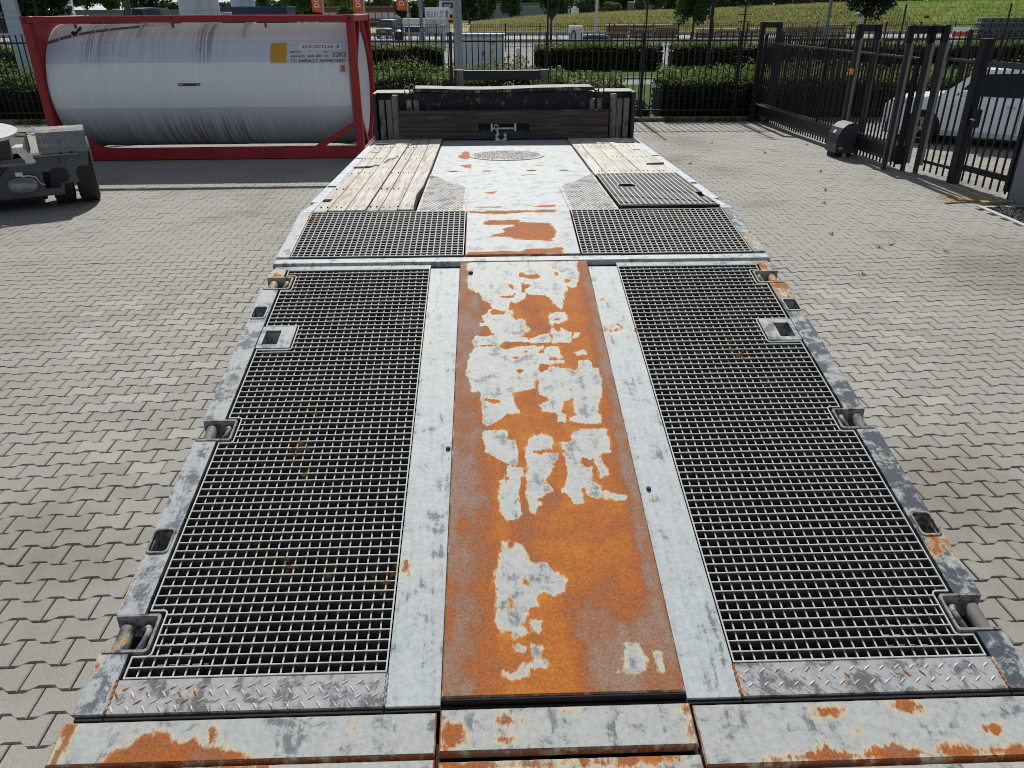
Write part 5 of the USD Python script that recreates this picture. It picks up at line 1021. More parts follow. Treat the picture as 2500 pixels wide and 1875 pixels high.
# ================================================================ VEHICLES
def vehicle(name, label, cat, loc, rotz, body, L=4.3, W=1.78, H=1.5, hood=0.95, belt=0.93, ws0=1.05, ws1=1.75, roof1=3.4, tail=4.15, wb=(0.85, 3.45), wr=0.32, clear=0.2, group=None, detail=True):
    """Local x runs from the front bumper back, y to the car's right... z up."""
    v_ = thing(name, label, cat, loc, rotz, group)
    w2 = W / 2
    def hood_z(x):
        return np.interp(x, [0, 0.10, 0.3, ws0, ws0 + 0.01, L - 0.25, L - 0.08, L], [hood - 0.22, hood - 0.14, hood - 0.07, hood, belt, belt, belt - 0.05, belt - 0.25])
    def wid(x): return w2 * np.interp(x, [0, 0.08, 0.3, 0.8, L - 0.6, L - 0.1, L], [0.72, 0.85, 0.95, 1.0, 1.0, 0.93, 0.85])
    def sill(x):
        z = np.interp(x, [0, 0.15, L - 0.2, L], [clear + 0.08, clear, clear, clear + 0.12])
        for c in wb:
            d = np.abs(x - c); R_ = wr + 0.055
            z = np.where(d < R_, np.maximum(z, wr + np.sqrt(np.maximum(R_ ** 2 - d ** 2, 0)) ), z)
        return z
    X = np.unique(np.concatenate([np.linspace(0, L, 60)] + [np.linspace(c - wr - 0.055, c + wr + 0.055, 21) for c in wb]))
    rows = []
    for x in X:
        w, h0, h1 = float(wid(x)), float(sill(x)), float(hood_z(x)); sh = h1 - 0.07
        h0 = min(h0, sh - 0.03)
        m1 = h0 + (sh - h0) * 0.45; rows.append([(x, -w * 0.97, h0), (x, -w, m1), (x, -w * 0.985, sh), (x, -w * 0.93, h1), (x, -w * 0.5, h1 + 0.025), (x, 0, h1 + 0.035), (x, w * 0.5, h1 + 0.025), (x, w * 0.93, h1), (x, w * 0.985, sh), (x, w, m1), (x, w * 0.97, h0)])
    V_ = np.array(rows); n = V_.shape[1]; F_ = [[i * n + j, (i + 1) * n + j, (i + 1) * n + j + 1, i * n + j + 1] for i in range(len(X) - 1) for j in range(n - 1)]
    g = MB(); g.add(V_.reshape(-1, 3), np.array(F_)[:, ::-1])
    for e in (0, len(X) - 1):
        b = V_[e]; f = [[0, j, j + 1] for j in range(1, n - 1)]; g.add(b, f)
    g.build("body", body, v_, smooth=35)
    g = MB(); g.box(0.1, L - 0.1, -w2 * 0.86, w2 * 0.86, clear - 0.03, clear + 0.3); g.build("underside", "plastic_black", v_)
    # greenhouse
    xs_ = [ws0, ws1, (ws1 + roof1) / 2, roof1, tail]; zr = [belt - 0.02, H - 0.04, H, H - 0.05, belt - 0.02]
    prof = np.array([(ws0, belt - 0.02), (ws1 - 0.12, H - 0.10), (ws1, H - 0.045), ((ws1 + roof1) / 2, H), (roof1, H - 0.05), (roof1 + 0.10, H - 0.12), (tail, belt - 0.02)])
    wt, wbm = w2 * 0.70, w2 * 0.93
    def wz(z): return wbm + (wt - wbm) * np.clip((z - belt) / (H - belt), 0, 1)
    g = MB(); pts = []
    for x, z in prof: pts += [(x, -wz(z), z), (x, -wz(z) * 0.6, z + 0.012), (x, wz(z) * 0.6, z + 0.012), (x, wz(z), z)]
    f = [[i * 4 + j, i * 4 + j + 1, (i + 1) * 4 + j + 1, (i + 1) * 4 + j] for i in range(len(prof) - 1) for j in range(3)]
    g.add(pts, np.array(f)); 
    for s in (0, 3): g.add([pts[i * 4 + s] for i in range(len(prof))], [[0, i, i + 1] for i in range(1, len(prof) - 1)])
    g.build("cabin", body, v_, smooth=35)
    def side_glass(poly, name="side_window"):
        for s in (-1, 1):
            m_ = trimesh.creation.extrude_polygon(Polygon(poly), 0.004, engine="earcut"); v = np.array(m_.vertices); o = np.c_[v[:, 0], s * (wz(v[:, 1]) + 0.001 + v[:, 2]), v[:, 1]]; g = MB(); g.add(o, m_.faces); g.build(name, "glass_dark", v_)
    mid = (ws1 + roof1) / 2 + 0.05
    side_glass([(ws0 + 0.34, belt + 0.03), (ws1 - 0.02, H - 0.13), (mid - 0.04, H - 0.085), (mid - 0.04, belt + 0.03)])
    side_glass([(mid + 0.04, belt + 0.03), (mid + 0.04, H - 0.085), (roof1 - 0.05, H - 0.13), (tail - 0.38, belt + 0.04)])
    for (xa, za), (xb, zb), nm in (((ws0 + 0.05, belt + 0.02), (ws1 - 0.13, H - 0.115), "windscreen"), ((tail - 0.05, belt + 0.05), (roof1 + 0.13, H - 0.15), "rear_window")):
        dx = -0.006 if nm == "windscreen" else 0.006
        g = MB(); g.add([(xa + dx, -wz(za) * 0.95, za + .006), (xa + dx, wz(za) * 0.95, za + .006), (xb + dx, wz(zb) * 0.93, zb + .014), (xb + dx, -wz(zb) * 0.93, zb + .014)], [[0, 1, 2, 3]]); g.build(nm, "glass_dark", v_)
    for c in wb:
        for s in (-1, 1):
            pr = [(wr * 0.66, -0.10), (wr * 0.93, -0.105), (wr, -0.08), (wr, 0.08), (wr * 0.93, 0.105), (wr * 0.66, 0.10)]; m_ = trimesh.creation.revolve(np.array(pr), sections=36); m_.apply_transform(trimesh.transformations.rotation_matrix(PI / 2, [1, 0, 0])); m_.apply_translation((c, s * (w2 - 0.115), wr)); g = MB(); g.tm(m_); wh = g.build("wheel", "rubber", v_, smooth=40)
            g = MB(); y0 = s * (w2 - 0.03)
            for q in range(5):
                a = q * 2 * PI / 5 + 0.3
                for da in (-0.13, 0.13): g.beam((c + 0.03 * math.cos(a), y0, wr + 0.03 * math.sin(a)), (c + wr * 0.65 * math.cos(a + da), y0, wr + wr * 0.65 * math.sin(a + da)), 0.022, 0.03, (0, 1, 0))
            m_ = trimesh.creation.annulus(wr * 0.61, wr * 0.68, 0.05, sections=32); m_.apply_transform(trimesh.transformations.rotation_matrix(PI / 2, [1, 0, 0])); m_.apply_translation((c, y0, wr)); g.tm(m_); g.cyl((c, y0 - .02, wr), (c, y0 + .02, wr), 0.04, 12); g.build("rim", "rim", wh, smooth=35)
            m_ = trimesh.creation.annulus(wr + 0.0, wr + 0.07, 0.22, sections=32); m_.apply_transform(trimesh.transformations.rotation_matrix(PI / 2, [1, 0, 0])); m_.apply_translation((c, s * (w2 - 0.16), wr + 0.005)); g = MB(); g.tm(m_.slice_plane((c, 0, wr - 0.05), (0, 0, 1))); g.build("wheel_arch", "plastic_black", v_, smooth=40)
    if detail:
        for s in (-1, 1):
            g = MB(); g.add([(0.10, s * w2 * 0.80, hood - 0.24), (0.42, s * (w2 * 0.975), hood - 0.20), (0.50, s * (w2 * 0.985), hood - 0.10), (0.16, s * w2 * 0.86, hood - 0.135)], [[0, 1, 2, 3]]); m0 = g.v[0]; m0[:, 1] += s * 0.012; m0[:, 0] -= 0.01; g.build("headlight", "lens", v_)
            g = MB(); g.rbox(L - 0.12, L + 0.005, s * w2 * 0.82 - 0.07, s * w2 * 0.82 + 0.07, belt - 0.25, belt - 0.05, 0.02); g.build("tail_light", "redsign", v_)
            g = MB(); g.rbox(ws0 + 0.42, ws0 + 0.60, s * (w2 + 0.02), s * (w2 + 0.18), belt + 0.02, belt + 0.15, 0.03); g.build("mirror", body, v_)
            for x in (mid - 0.28, mid + 0.62): g = MB(); g.rbox(x, x + 0.18, s * (w2 + 0.0), s * (w2 + 0.025), belt - 0.16, belt - 0.13, 0.006); g.build("door_handle", "silver", v_)
            for x in (ws0 + 0.33, mid, mid + 0.95):
                g = MB(); g.box(x - 0.004, x + 0.004, s * (w2 * 0.985), s * (w2 * 1.002), clear + 0.12, belt - 0.08); g.build("door_seam", "plastic_black", v_)
            g = MB(); g.box(wb[0] + wr + 0.1, wb[1] - wr - 0.1, s * (w2 * 0.99), s * (w2 * 1.012), clear + 0.02, clear + 0.10); g.build("sill_trim", "lens", v_)
        g = MB(); g.rbox(-0.012, 0.06, -w2 * 0.5, w2 * 0.5, clear + 0.14, clear + 0.34, 0.02); g.build("grille", "plastic_black", v_)
        g = MB(); g.box(-0.02, -0.013, -0.26, 0.26, hood - 0.42, hood - 0.31); g.build("number_plate", "yellow", v_)
        g = MB(); g.rbox(-0.02, 0.12, -w2 * 0.66, w2 * 0.66, clear + 0.02, clear + 0.08, 0.02); g.build("bumper_lip", "white", v_)
    return v_
# front left wheel of the white car stands at about (8.95, 17.5); it points away from us to the left
hx, hy = -0.806, 0.592
fl = np.array([8.95, 17.50]); right = np.array([0.592, 0.806])
o = fl + np.array([hx, hy]) * 0.86 + right * 0.80
vehicle("parked_car", "white hatchback parked on the drive behind the black gate", "car", (o[0], o[1], 0), math.degrees(math.atan2(-hy, -hx)), "carwhite", W=1.80, H=1.55, hood=0.97, belt=0.98)
vehicle("parked_car", "dark grey hatchback parked beside the white charging column", "car", (8.05 - 1.35, 46.9, -0.015), 180 - 4, "cargrey", L=3.6, W=1.65, H=1.40, hood=0.86, belt=0.88, ws0=0.75, ws1=1.35, roof1=2.75, tail=3.45, wb=(0.65, 2.95), wr=0.28)
for lab, x, y, rz in (("dark van nearest the black bin on the far side of the road", -12.95, 88.0, 80), ("dark van with bright headlamps further left behind the far fence", -16.9, 90.0, 86)):
    vehicle("parked_van", lab, "van", (x, y - 2.0, -0.02), rz, "vandark", L=4.4, W=1.85, H=1.75, hood=1.0, belt=1.05, ws0=0.85, ws1=1.35, roof1=4.1, tail=4.35, wb=(0.8, 3.5), wr=0.32)
vehicle("parked_van", "dark van whose roof shows over the red tank frame", "van", (-25.6, 57.0, -0.015), 85, "vandark", L=4.8, W=1.9, H=2.85, hood=1.4, belt=1.5, ws0=0.5, ws1=1.1, roof1=4.5, tail=4.75, wb=(0.9, 3.8), wr=0.36)

# ================================================================ BEYOND THE FENCE
f2 = thing("far_fence", "second black bar fence across the road behind the parking lot", "fence", (0, 60.0, 0))
for z in (1.50, 0.2): g = MB(); g.box(-42, 50, -0.02, 0.02, z, z + 0.04); g.build("rail", "fence_black", f2)
for q in range(38): x = -42 + 2.45 * q; g = MB(); g.box(x - 0.035, x + 0.035, -0.035, 0.035, -0.05, 1.76); g.build("fence_post", "fence_black", f2)
g = MB()
for q in range(590): x = -42 + 0.155 * q; g.box(x - 0.012, x + 0.012, -0.012, 0.012, 0.08, 1.72)
g.build("pale_row", "fence_black", f2, kind="stuff")

def leaf_cloud(n, sampler, size, mb, up_bias=0.25, aspect=0.6, seed=1):
    R_ = np.random.RandomState(seed); p = sampler(R_, n); a = R_.rand(n) * 2 * PI
    nrm = R_.randn(n, 3); nrm[:, 2] += up_bias; nrm /= np.linalg.norm(nrm, axis=1)[:, None]
    t = np.cross(nrm, R_.randn(n, 3)); t /= np.linalg.norm(t, axis=1)[:, None] + 1e-9; b = np.cross(nrm, t)
    s = (size * (0.6 + 0.8 * R_.rand(n)))[:, None]
    q = np.stack([p - t * s, p + b * s * aspect, p + t * s, p - b * s * aspect], 1).reshape(-1, 3)
    i = np.arange(n)[:, None] * 4; mb.add(q, np.hstack([i, i + 1, i + 2, i + 3])); return mb

def hedge(name, label, x0, x1, y0, y1, h, n, m, tipm, size, seed, group=None, rough=0.2, ragged=0.12, z0=0.0):
    t = thing(name, label, "hedge" if "hedge" in name else "shrub", ((x0 + x1) / 2, (y0 + y1) / 2, z0), 0, group)
    hx, hy_ = (x1 - x0) / 2, (y1 - y0) / 2
    def top(x): return h * (1 + rough * (meshkit.fbm(np.stack([x * 1.1 + seed, x * 0 + seed, x * 0], -1), 4, seed) - 0.5) * 2)
    def sm(R_, n):
        x = (R_.rand(n) * 2 - 1) * hx; k_ = R_.rand(n); tz = top(x); z = np.where(k_ < 0.5, tz * (0.86 + 0.16 * R_.rand(n)), tz * R_.rand(n)); y = np.where(k_ < 0.5, (R_.rand(n) * 2 - 1) * hy_, np.where(R_.rand(n) < 0.7, -1, 1) * hy_ * (0.85 + 0.25 * R_.rand(n)))
        y += 0.10 * (meshkit.fbm(np.stack([x * 2, z * 2, x * 0], -1), 3, seed + 1) - 0.5); keep = R_.rand(n) * 0 + 1
        return np.stack([x, y, z], -1)
    g = leaf_cloud(n, sm, size, MB(), seed=seed); g.build("foliage", m, t)
    core = MB(); xs_ = np.linspace(-hx, hx, max(3, int(hx * 4)))
    for a, b in zip(xs_[:-1], xs_[1:]): core.box(a, b, -hy_ * 0.75, hy_ * 0.75, 0, float(top(np.array([(a + b) / 2]))[0]) * 0.80)
    core.build("twigs", "leaf_hedge", t)
    if tipm and n > 1000:
        def st(R_, n): x = (R_.rand(n) * 2 - 1) * hx; return np.stack([x, (R_.rand(n) * 2 - 1) * hy_, top(x) * (0.96 + (0.16 + ragged) * R_.rand(n) ** 2)], -1)
        leaf_cloud(int(n * 0.5), st, size * 0.9, MB(), up_bias=0.9, seed=seed + 50).build("young_shoots", tipm, t)  # yellower top leaves, with the sunlit hedge top put into their colour
    return t
hg = "clipped hedge lengths beside the parking lot"
hedge("hedge", "clipped dark hedge left of the white cabinet", -8.9, -3.25, 39.7, 41.2, 0.98, 9000, "leaf_hedge", "leaf_shrub", 0.055, 3)
hedge("hedge", "long clipped dark hedge in front of the charging column", 1.15, 7.25, 39.7, 41.2, 0.98, 10000, "leaf_hedge", "leaf_shrub", 0.055, 5)
hedge("hedge", "clipped dark hedge behind the black lamp mast right of the gap", 7.75, 13.6, 39.7, 41.2, 1.0, 10000, "leaf_hedge", "leaf_shrub", 0.055, 7)
hedge("hedge", "clipped hedge far right behind the sliding gate and white car", 13.9, 26.0, 39.7, 41.2, 1.0, 12000, "leaf_hedge", "leaf_shrub", 0.06, 9)
hedge("hedge", "clipped hedge at the far left behind the tank container", -30.0, -9.3, 39.7, 41.2, 1.0, 12000, "leaf_hedge", "leaf_shrub", 0.06, 11)
for (x0, x1, h, n, sd, lab) in ((-19, -10.6, 0.98, 9000, 21, "leafy low shrubs behind the fence left of the tank container"), (-10.6, -4.2, 0.8, 5000, 22, "leafy low shrubs hidden behind the tank container"), (-4.2, 0.5, 0.95, 8000, 23, "leafy low shrubs behind the fence above the black bulkhead"),
                                 (0.5, 3.05, 0.86, 6000, 24, "leafy shrubs right behind the right corner of the black bulkhead"), (3.45, 3.75, 0.35, 300, 25, "small tuft of low leaves in the gap of the shrub row"), (4.0, 6.7, 0.92, 7500, 26, "dense shrubs at the far end of the sliding gate"), (6.9, 12.5, 0.9, 9000, 27, "leafy shrubs behind the sliding gate left of the white car"), (12.5, 19, 0.9, 6000, 28, "leafy shrubs behind the white car")):
    hedge("shrub_row", lab, x0, x1, 21.75, 23.2, h, n, "leaf_hedge", "leaf_shrub", 0.045, sd, rough=0.22, ragged=0.35)
# loose grass and weeds at the kerb, in the joints
def tuft(mb, x, y, z, n, h, spread, R_):
    for _ in range(n):
        a = R_.rand() * 2 * PI; dx, dy = math.cos(a), math.sin(a); l = h * (0.5 + R_.rand() * 0.6); w = 0.004 + 0.003 * R_.rand(); bx, by = x + spread * (R_.rand() - .5), y + spread * (R_.rand() - .5); lean = 0.3 + 0.7 * R_.rand()
        mb.add([(bx - dy * w, by + dx * w, z), (bx + dy * w, by - dx * w, z), (bx + dx * l * lean * .5, by + dy * l * lean * .5, z + l * .8), (bx + dx * l * lean, by + dy * l * lean, z + l * 0.75)], [[0, 1, 2, 2], [1, 3, 2, 2]])
wd = MB(); R_ = np.random.RandomState(3)
for q in range(110): tuft(wd, 1.6 + R_.rand() * 4.7 if q < 75 else -13 + 3 * R_.rand(), 21.08 + 0.1 * R_.rand(), 0, 7, 0.10 + 0.08 * R_.rand(), 0.12, R_)
for x, y in ((1.91, 3.02), (4.75, 11.7), (5.1, 12.6), (4.2, 9.9), (4.55, 9.3), (4.75, 9.4), (5.3, 9.1), (6.0, 20.6), (5.9, 19.0), (6.4, 17.2), (4.4, 17.5), (5.2, 16.2), (3.4, 15.0), (3.9, 8.2), (5.6, 14.2)): tuft(wd, x, y, 0, 9, 0.045, 0.06, R_)
tag(wd.build("weeds", "leaf_shrub", kind="stuff"), "thin weeds growing in the paver joints and along the fence kerb", "weeds")
# tall grass on the dike
def blades(nm, m, n, x0, x1, y0, y1, h, seed, crest=False):
    R_ = np.random.RandomState(seed); x = x0 + (x1 - x0) * R_.rand(n); y = y0 + (y1 - y0) * R_.rand(n); z = dike_h(x, y); a = R_.rand(n) * 2 * PI; hh = h * (0.5 + R_.rand(n)); w = 0.05 + 0.05 * R_.rand(n)
    dx, dy = np.cos(a), np.sin(a); p = np.stack([np.stack([x - dx * w, y - dy * w, z - .03], -1), np.stack([x + dx * w, y + dy * w, z - .03], -1), np.stack([x + 0.35 * hh * (R_.rand(n) - .5), y + 0.35 * hh * (R_.rand(n) - .5), z + hh], -1)], 1).reshape(-1, 3)
    g = MB(); g.add(p, np.arange(3 * n).reshape(-1, 3)); return tag(g.build(nm, m, kind="stuff"), {"dry_grass": "tall dry straw coloured grass on the dike", "green_grass": "long green grass on the right part of the dike"}[nm], "grass")
blades("dry_grass", "dry_grass", 30000, -5, 48, 97, 116, 0.34, 4)
blades("green_grass", "green_grass", 30000, 2, 110, 96, 118, 0.25, 5)

# street furniture
def pole(label, x, y, r, h, m, cat="lamp post", name="lamp_post", r2=None, base=True, head=None):
    p = thing(name, label, cat, (x, y, 0)); g = MB(); g.cyl((0, 0, 0), (0, 0, h), r, 12, r2); g.build("mast", m, p, smooth=35)
    if base: g = MB(); g.cyl((0, 0, 0), (0, 0, 0.9), r * 1.35, 12); g.build("mast_foot", m, p, smooth=35)
    if head: g = MB(); g.rbox(-0.1, 0.5, -0.12, 0.12, h, h + 0.08, 0.02); g.build("lamp_head", m, p)
    return p
mst = thing("galvanised_mast", "thick galvanised mast standing behind the trailer's front frame", "mast", (-1.29, 20.85, 0))
g = MB(); g.rbox(-0.095, 0.095, -0.07, 0.07, 0, 6.0, 0.02); g.build("mast", "galv_pole", mst); g = MB(); g.box(-0.012, 0.012, -0.078, -0.071, 0.2, 6.0); g.build("mast_channel", "pole_grey", mst); g = MB(); g.rbox(-0.2, 0.2, -0.2, 0.2, 0.0, 0.03, 0.004); g.build("foot_plate", "galv_pole", mst)
pole("black lamp mast behind the right part of the near fence", 9.02, 38.1, 0.085, 7.0, "fence_black", head=True, r2=0.06)
pole("blue grey lamp post right of the last orange flag", -6.55, 62.5, 0.16, 7.0, "pole_grey", head=True, r2=0.12)
pole("pale slim lamp post on the dike side above the grey car", 9.7, 96.0, 0.16, 8.0, "pole_pale", head=True)
pole("slim light pole in front of the round tree", 4.75, 92.5, 0.085, 8.0, "pole_pale", "pole", "slim_pole", base=False)
pole("slim pale pole at the left edge of the drooping roadside tree", 21.2, 92.5, 0.11, 8.0, "pole_pale", "pole", "slim_pole", base=False)
pole("grey lamp post leaning over the timber stacks left of the gate portal", 31.2, 83.5, 0.17, 8.0, "pole_grey", head=True)
pole("pale pole beside the wide tree near the right warning sign", 36.2, 88.0, 0.16, 8.0, "pole_pale", "pole", "slim_pole", base=False)
pole("grey concrete post low at the far left behind the fence", -14.6, 27.0, 0.09, 2.2, "concrete", "post", "concrete_post", base=False)
pole("thick black lamp pole rising behind the left end of the tank frame", -17.2, 31.0, 0.10, 6.0, "fence_black", head=True, r2=0.07)
for lab, x, y, w in (("tall pale blue square post under the dark tree at the left", -15.45, 26.5, 0.19), ("tall pale blue square post between the left tree and the van roof", -22.2, 43.0, 0.24)):
    p = thing("square_post", lab, "post", (x, y, 0), 12); 
    for q in range(9): g = MB(); g.rbox(-w, w, -w * 0.8, w * 0.8, q * 0.5, q * 0.5 + 0.494, 0.008); g.build("panel", "bluewhite", p)
pole("brown mast behind the red frame left of the dark van", -20.1, 45.0, 0.16, 6.0, "bark", "mast", "timber_mast", base=False)
# flags
def flag(label, x, y, lean=0.0, dz=0.0):
    p = thing("flag", label, "flag", (x, y, 0), group="orange flags beside the road"); g = MB(); g.cyl((0, 0, 0), (0, 0, 7.0), 0.07, 10, 0.05); g.build("flag_pole", "pole_pale", p, smooth=35)
    nx, nz = 9, 22; X_, Z_ = np.meshgrid(np.linspace(-0.95, -0.08, nx), np.linspace(2.42 + dz, 6.6, nz)); Zs = Z_ - 0.12 * (X_ + 0.08) * np.sin(Z_); Y_ = 0.10 * np.sin(X_ * 5 + Z_ * 2.2)
    i, j = np.meshgrid(np.arange(nz - 1), np.arange(nx - 1), indexing="ij"); g = MB(); g.add(np.stack([X_, Y_, Zs], -1).reshape(-1, 3), np.stack([i * nx + j, i * nx + j + 1, (i + 1) * nx + j + 1, (i + 1) * nx + j], -1).reshape(-1, 4)); c = g.build("flag_cloth", "flag", p, smooth=True)
    tx = meshkit.text_mesh("DC", 0.42, 0.004, True); v = np.array(tx.vertices); tx_ = np.c_[-0.30 - v[:, 1] , np.zeros(len(v)), 2.78 + dz + v[:, 0]]; tx_[:, 1] = 0.10 * np.sin(tx_[:, 0] * 5 + tx_[:, 2] * 2.2) - 0.022 - v[:, 2]
    g = MB(); g.add(np.c_[tx_[:, 0], tx_[:, 1], tx_[:, 2]], tx.faces); 
    vv = g.v[0]; vv[:, 0] = -0.30 - v[:, 1] - 0.0; g.build("flag_lettering", "white", c)
flag("leftmost orange flag above the tank's top rail", -15.95, 73); flag("middle orange flag above the red end frame", -12.45, 73); flag("rightmost orange flag, clear of the red end frame", -8.75, 73, dz=0.12)
# cabinet, charger, bollards, bin
cb = thing("transformer_cabinet", "big pale grey transformer cabinet behind the near fence", "electrical cabinet", (-1.28, 38.6, 0))
g = MB(); g.rbox(-0.98, 0.98, -0.55, 0.55, 0.1, 1.55, 0.01); g.build("cabinet_body", "cabinet", cb); g = MB(); g.rbox(-1.03, 1.03, -0.6, 0.6, 1.553, 1.66, 0.03); g.build("cabinet_roof", "cabinet_roof", cb)
for x0, x1 in ((-0.96, -0.02), (0.02, 0.96)): g = MB(); g.rbox(x0, x1, -0.575, -0.552, 0.14, 1.52, 0.006); d_ = g.build("cabinet_door", "cabinet", cb)
g = MB(); g.rbox(0.0, 0.05, -0.60, -0.576, 0.72, 0.95, 0.006); g.build("door_handle", "ink", d_)
g = MB(); g.box(0.30, 0.62, -0.581, -0.576, 1.30, 1.40); g.build("sticker", "ink", d_); g = MB(); g.box(0.33, 0.55, -0.581, -0.576, 1.22, 1.26); g.build("sticker", "redsign", d_)
g = MB(); g.add([(0.31, -0.58, 0.86), (0.53, -0.58, 0.86), (0.42, -0.58, 1.05)], [[0, 1, 2]]); g.build("warning_triangle", "yellow", d_)
g = MB(); g.box(-1.0, 1.0, -0.6, 0.6, 0, 0.1); g.build("plinth", "concrete", cb)
ch = thing("charging_column", "white vehicle charging column with black cable behind the hedge", "charger", (3.55, 46, 0))
g = MB(); g.rbox(-0.37, 0.37, -0.25, 0.25, 0, 1.85, 0.04); cbx = g.build("column_body", "white", ch); g = MB(); g.rbox(-0.30, 0.30, -0.265, -0.251, 0.15, 1.72, 0.01); g.build("front_panel", "cabinet", ch)
g = MB(); g.tube([(-0.15, -0.28, 1.60), (-0.27, -0.33, 1.4), (-0.26, -0.33, 0.9), (-0.12, -0.32, 0.55), (-0.05, -0.32, 0.7), (-0.04, -0.30, 1.5), (-0.15, -0.28, 1.62)], 0.03, 7); g.build("charging_cable", "plastic_black", ch, smooth=35)
bol = thing("bollard", "white topped bollard right of the transformer cabinet", "bollard", (0.39, 43.1, 0), group=None)
g = MB(); g.cyl((0, 0, 0), (0, 0, 0.83), 0.11, 14); g.build("bollard_post", "label", bol, smooth=35); g = MB(); g.cyl((0, 0, 0.83), (0, 0, 0.88), 0.11, 14, 0.06); g.build("bollard_cap", "white", bol, smooth=35)
copy_of(bol, "pale bollard just left of the white charging column", (2.15, 46.2, 0)); copy_of(bol, "pale bollard in front of the grey car, left one of the pair", (4.43, 44.9, 0)); copy_of(bol, "pale bollard in front of the grey car, right one of the pair", (4.72, 44.9, 0))
pp_ = thing("pale_post", "slim white post left of the galvanised mast behind the hedge", "post", (-4.85, 60.6, 0)); g = MB(); g.rbox(-0.19, 0.19, -0.15, 0.15, 0, 1.62, 0.03); g.build("post_body", "cabinet", pp_); g = MB(); g.rbox(-0.20, 0.20, -0.16, 0.16, 1.62, 1.66, 0.01); g.build("post_cap", "white", pp_)
bn = thing("bin", "black rounded waste bin at the road edge left of the flag pole", "bin", (-10.1, 76.5, 0)); m_ = trimesh.creation.revolve(np.array([(0, 0), (0.36, 0), (0.42, 0.75), (0.40, 0.85), (0.2, 0.98), (0, 1.0)]), sections=20); g = MB(); g.tm(m_); g.build("bin_body", "plastic_black", bn, smooth=35); g = MB(); g.rbox(-0.6, -0.44, -0.2, 0.2, 0, 0.75, 0.03); g.build("bin_post", "label", bn)

# stacked goods in the yard beyond
def timber(label, x0, x1, y, h, rows, seed):
    R_ = np.random.RandomState(seed); t = thing("timber_stack", label, "timber stack", ((x0 + x1) / 2, y, -0.02)); w = (x1 - x0) / 2; dz = h / rows
    for q in range(rows):
        for c in range(3):
            a = -w + c * 2 * w / 3 + 0.05 * R_.rand(); b = -w + (c + 1) * 2 * w / 3 - 0.05 - 0.25 * R_.rand(); g = MB(); g.rbox(a, b, -0.7 - 0.1 * R_.rand(), 0.7, q * dz + 0.03, (q + 1) * dz - 0.015, 0.01); g.build("plank_layer", "timber_top" if q == rows - 1 or R_.rand() < 0.2 else "timber", t)
    for x in np.linspace(-w * 0.8, w * 0.8, 4): g = MB(); g.box(x - 0.06, x + 0.06, -0.78, -0.72, 0, h + 0.08); g.build("stack_stake", "timber", t)
timber("tallest timber stack, behind the grey car", 9.6, 16.9, 85.0, 1.25, 7, 1); timber("low timber stack just left of the far gate portal", 18.5, 25.2, 85.0, 0.82, 4, 2); timber("long timber stack seen through the sliding gate", 27.4, 33.8, 85.0, 1.1, 5, 3)
ct = thing("crate_stack", "stack of grey plastic crates at the top right behind the car", "crate stack", (38.6, 66, -0.02), -3)
for r in range(5):
    for c in range(9):
        x = -2.3 + c * 0.56 + 0.05 * r; g = MB(); g.rbox(x, x + 0.53, -0.4, 0.4, 0.10 + r * 0.37, 0.10 + r * 0.37 + 0.35, 0.02); cr = g.build("crate", "crate", ct)
        g = MB(); g.rbox(x + 0.17, x + 0.36, -0.42, -0.401, 0.16 + r * 0.37, 0.16 + r * 0.37 + 0.16, 0.008); g.build("crate_opening", "black_edge", cr)
rsn = thing("road_barrier", "small red and white barrier board behind the near gate portal", "barrier", (30.4, 57.0, 0)); 
for q, m_n in enumerate(("white", "redsign", "white")): g = MB(); g.rbox(-0.55, 0.55, -0.05, 0.05, 0.55 + q * 0.3, 0.83 + q * 0.3, 0.01); g.build("barrier_board", m_n, rsn)
g = MB(); g.box(-0.5, -0.44, -0.03, 0.03, 0, 0.55); g.build("barrier_leg", "white", rsn); g = MB(); g.box(0.44, 0.5, -0.03, 0.03, 0, 0.55); g.build("barrier_leg", "white", rsn)
bc = thing("shipping_container", "dark blue shipping container showing above the tank frame", "shipping container", (-21.2, 60, 0))
g = MB(); n_r = 40
for q in range(n_r): x = q * 5.5 / n_r; g.box(x, x + 5.5 / n_r * 0.55, -0.02, 2.4, 0.1, 2.78); g.box(x + 5.5 / n_r * 0.55, x + 5.5 / n_r, 0.03, 2.4, 0.1, 2.78)
g.build("corrugated_side", "bluebox", bc); g = MB(); g.rbox(-0.05, 5.55, -0.05, 2.45, 2.78, 2.88, 0.01); g.build("roof_rail", "bluebox", bc); g = MB(); g.rbox(0.55, 1.65, -0.05, -0.03, 2.15, 2.55, 0.004); pn = g.build("name_panel", "label", bc)
g = MB(); g.cyl((0.72, -0.052, 2.42), (0.72, -0.058, 2.42), 0.11, 16); g.build("name_mark", "redsign", pn); tx = text_fit("Elkem", 0.68, 0.2, True, 0.003); v = np.array(tx.vertices); g = MB(); g.add(np.c_[0.9 + v[:, 0], -0.053 - v[:, 2], 2.31 + v[:, 1]], tx.faces); g.build("name_lettering", "ink", pn)
b2 = thing("low_container", "small dark blue skip in front of the white screen", "skip", (-10.7, 95, -0.02)); g = MB(); g.rbox(-1.05, 1.05, -0.8, 0.8, 0.15, 0.85, 0.03); g.build("skip_body", "bluebox", b2); g = MB(); g.rbox(-1.1, 1.1, -0.85, 0.85, 0.85, 0.92, 0.02); g.build("skip_rim", "bluebox", b2)
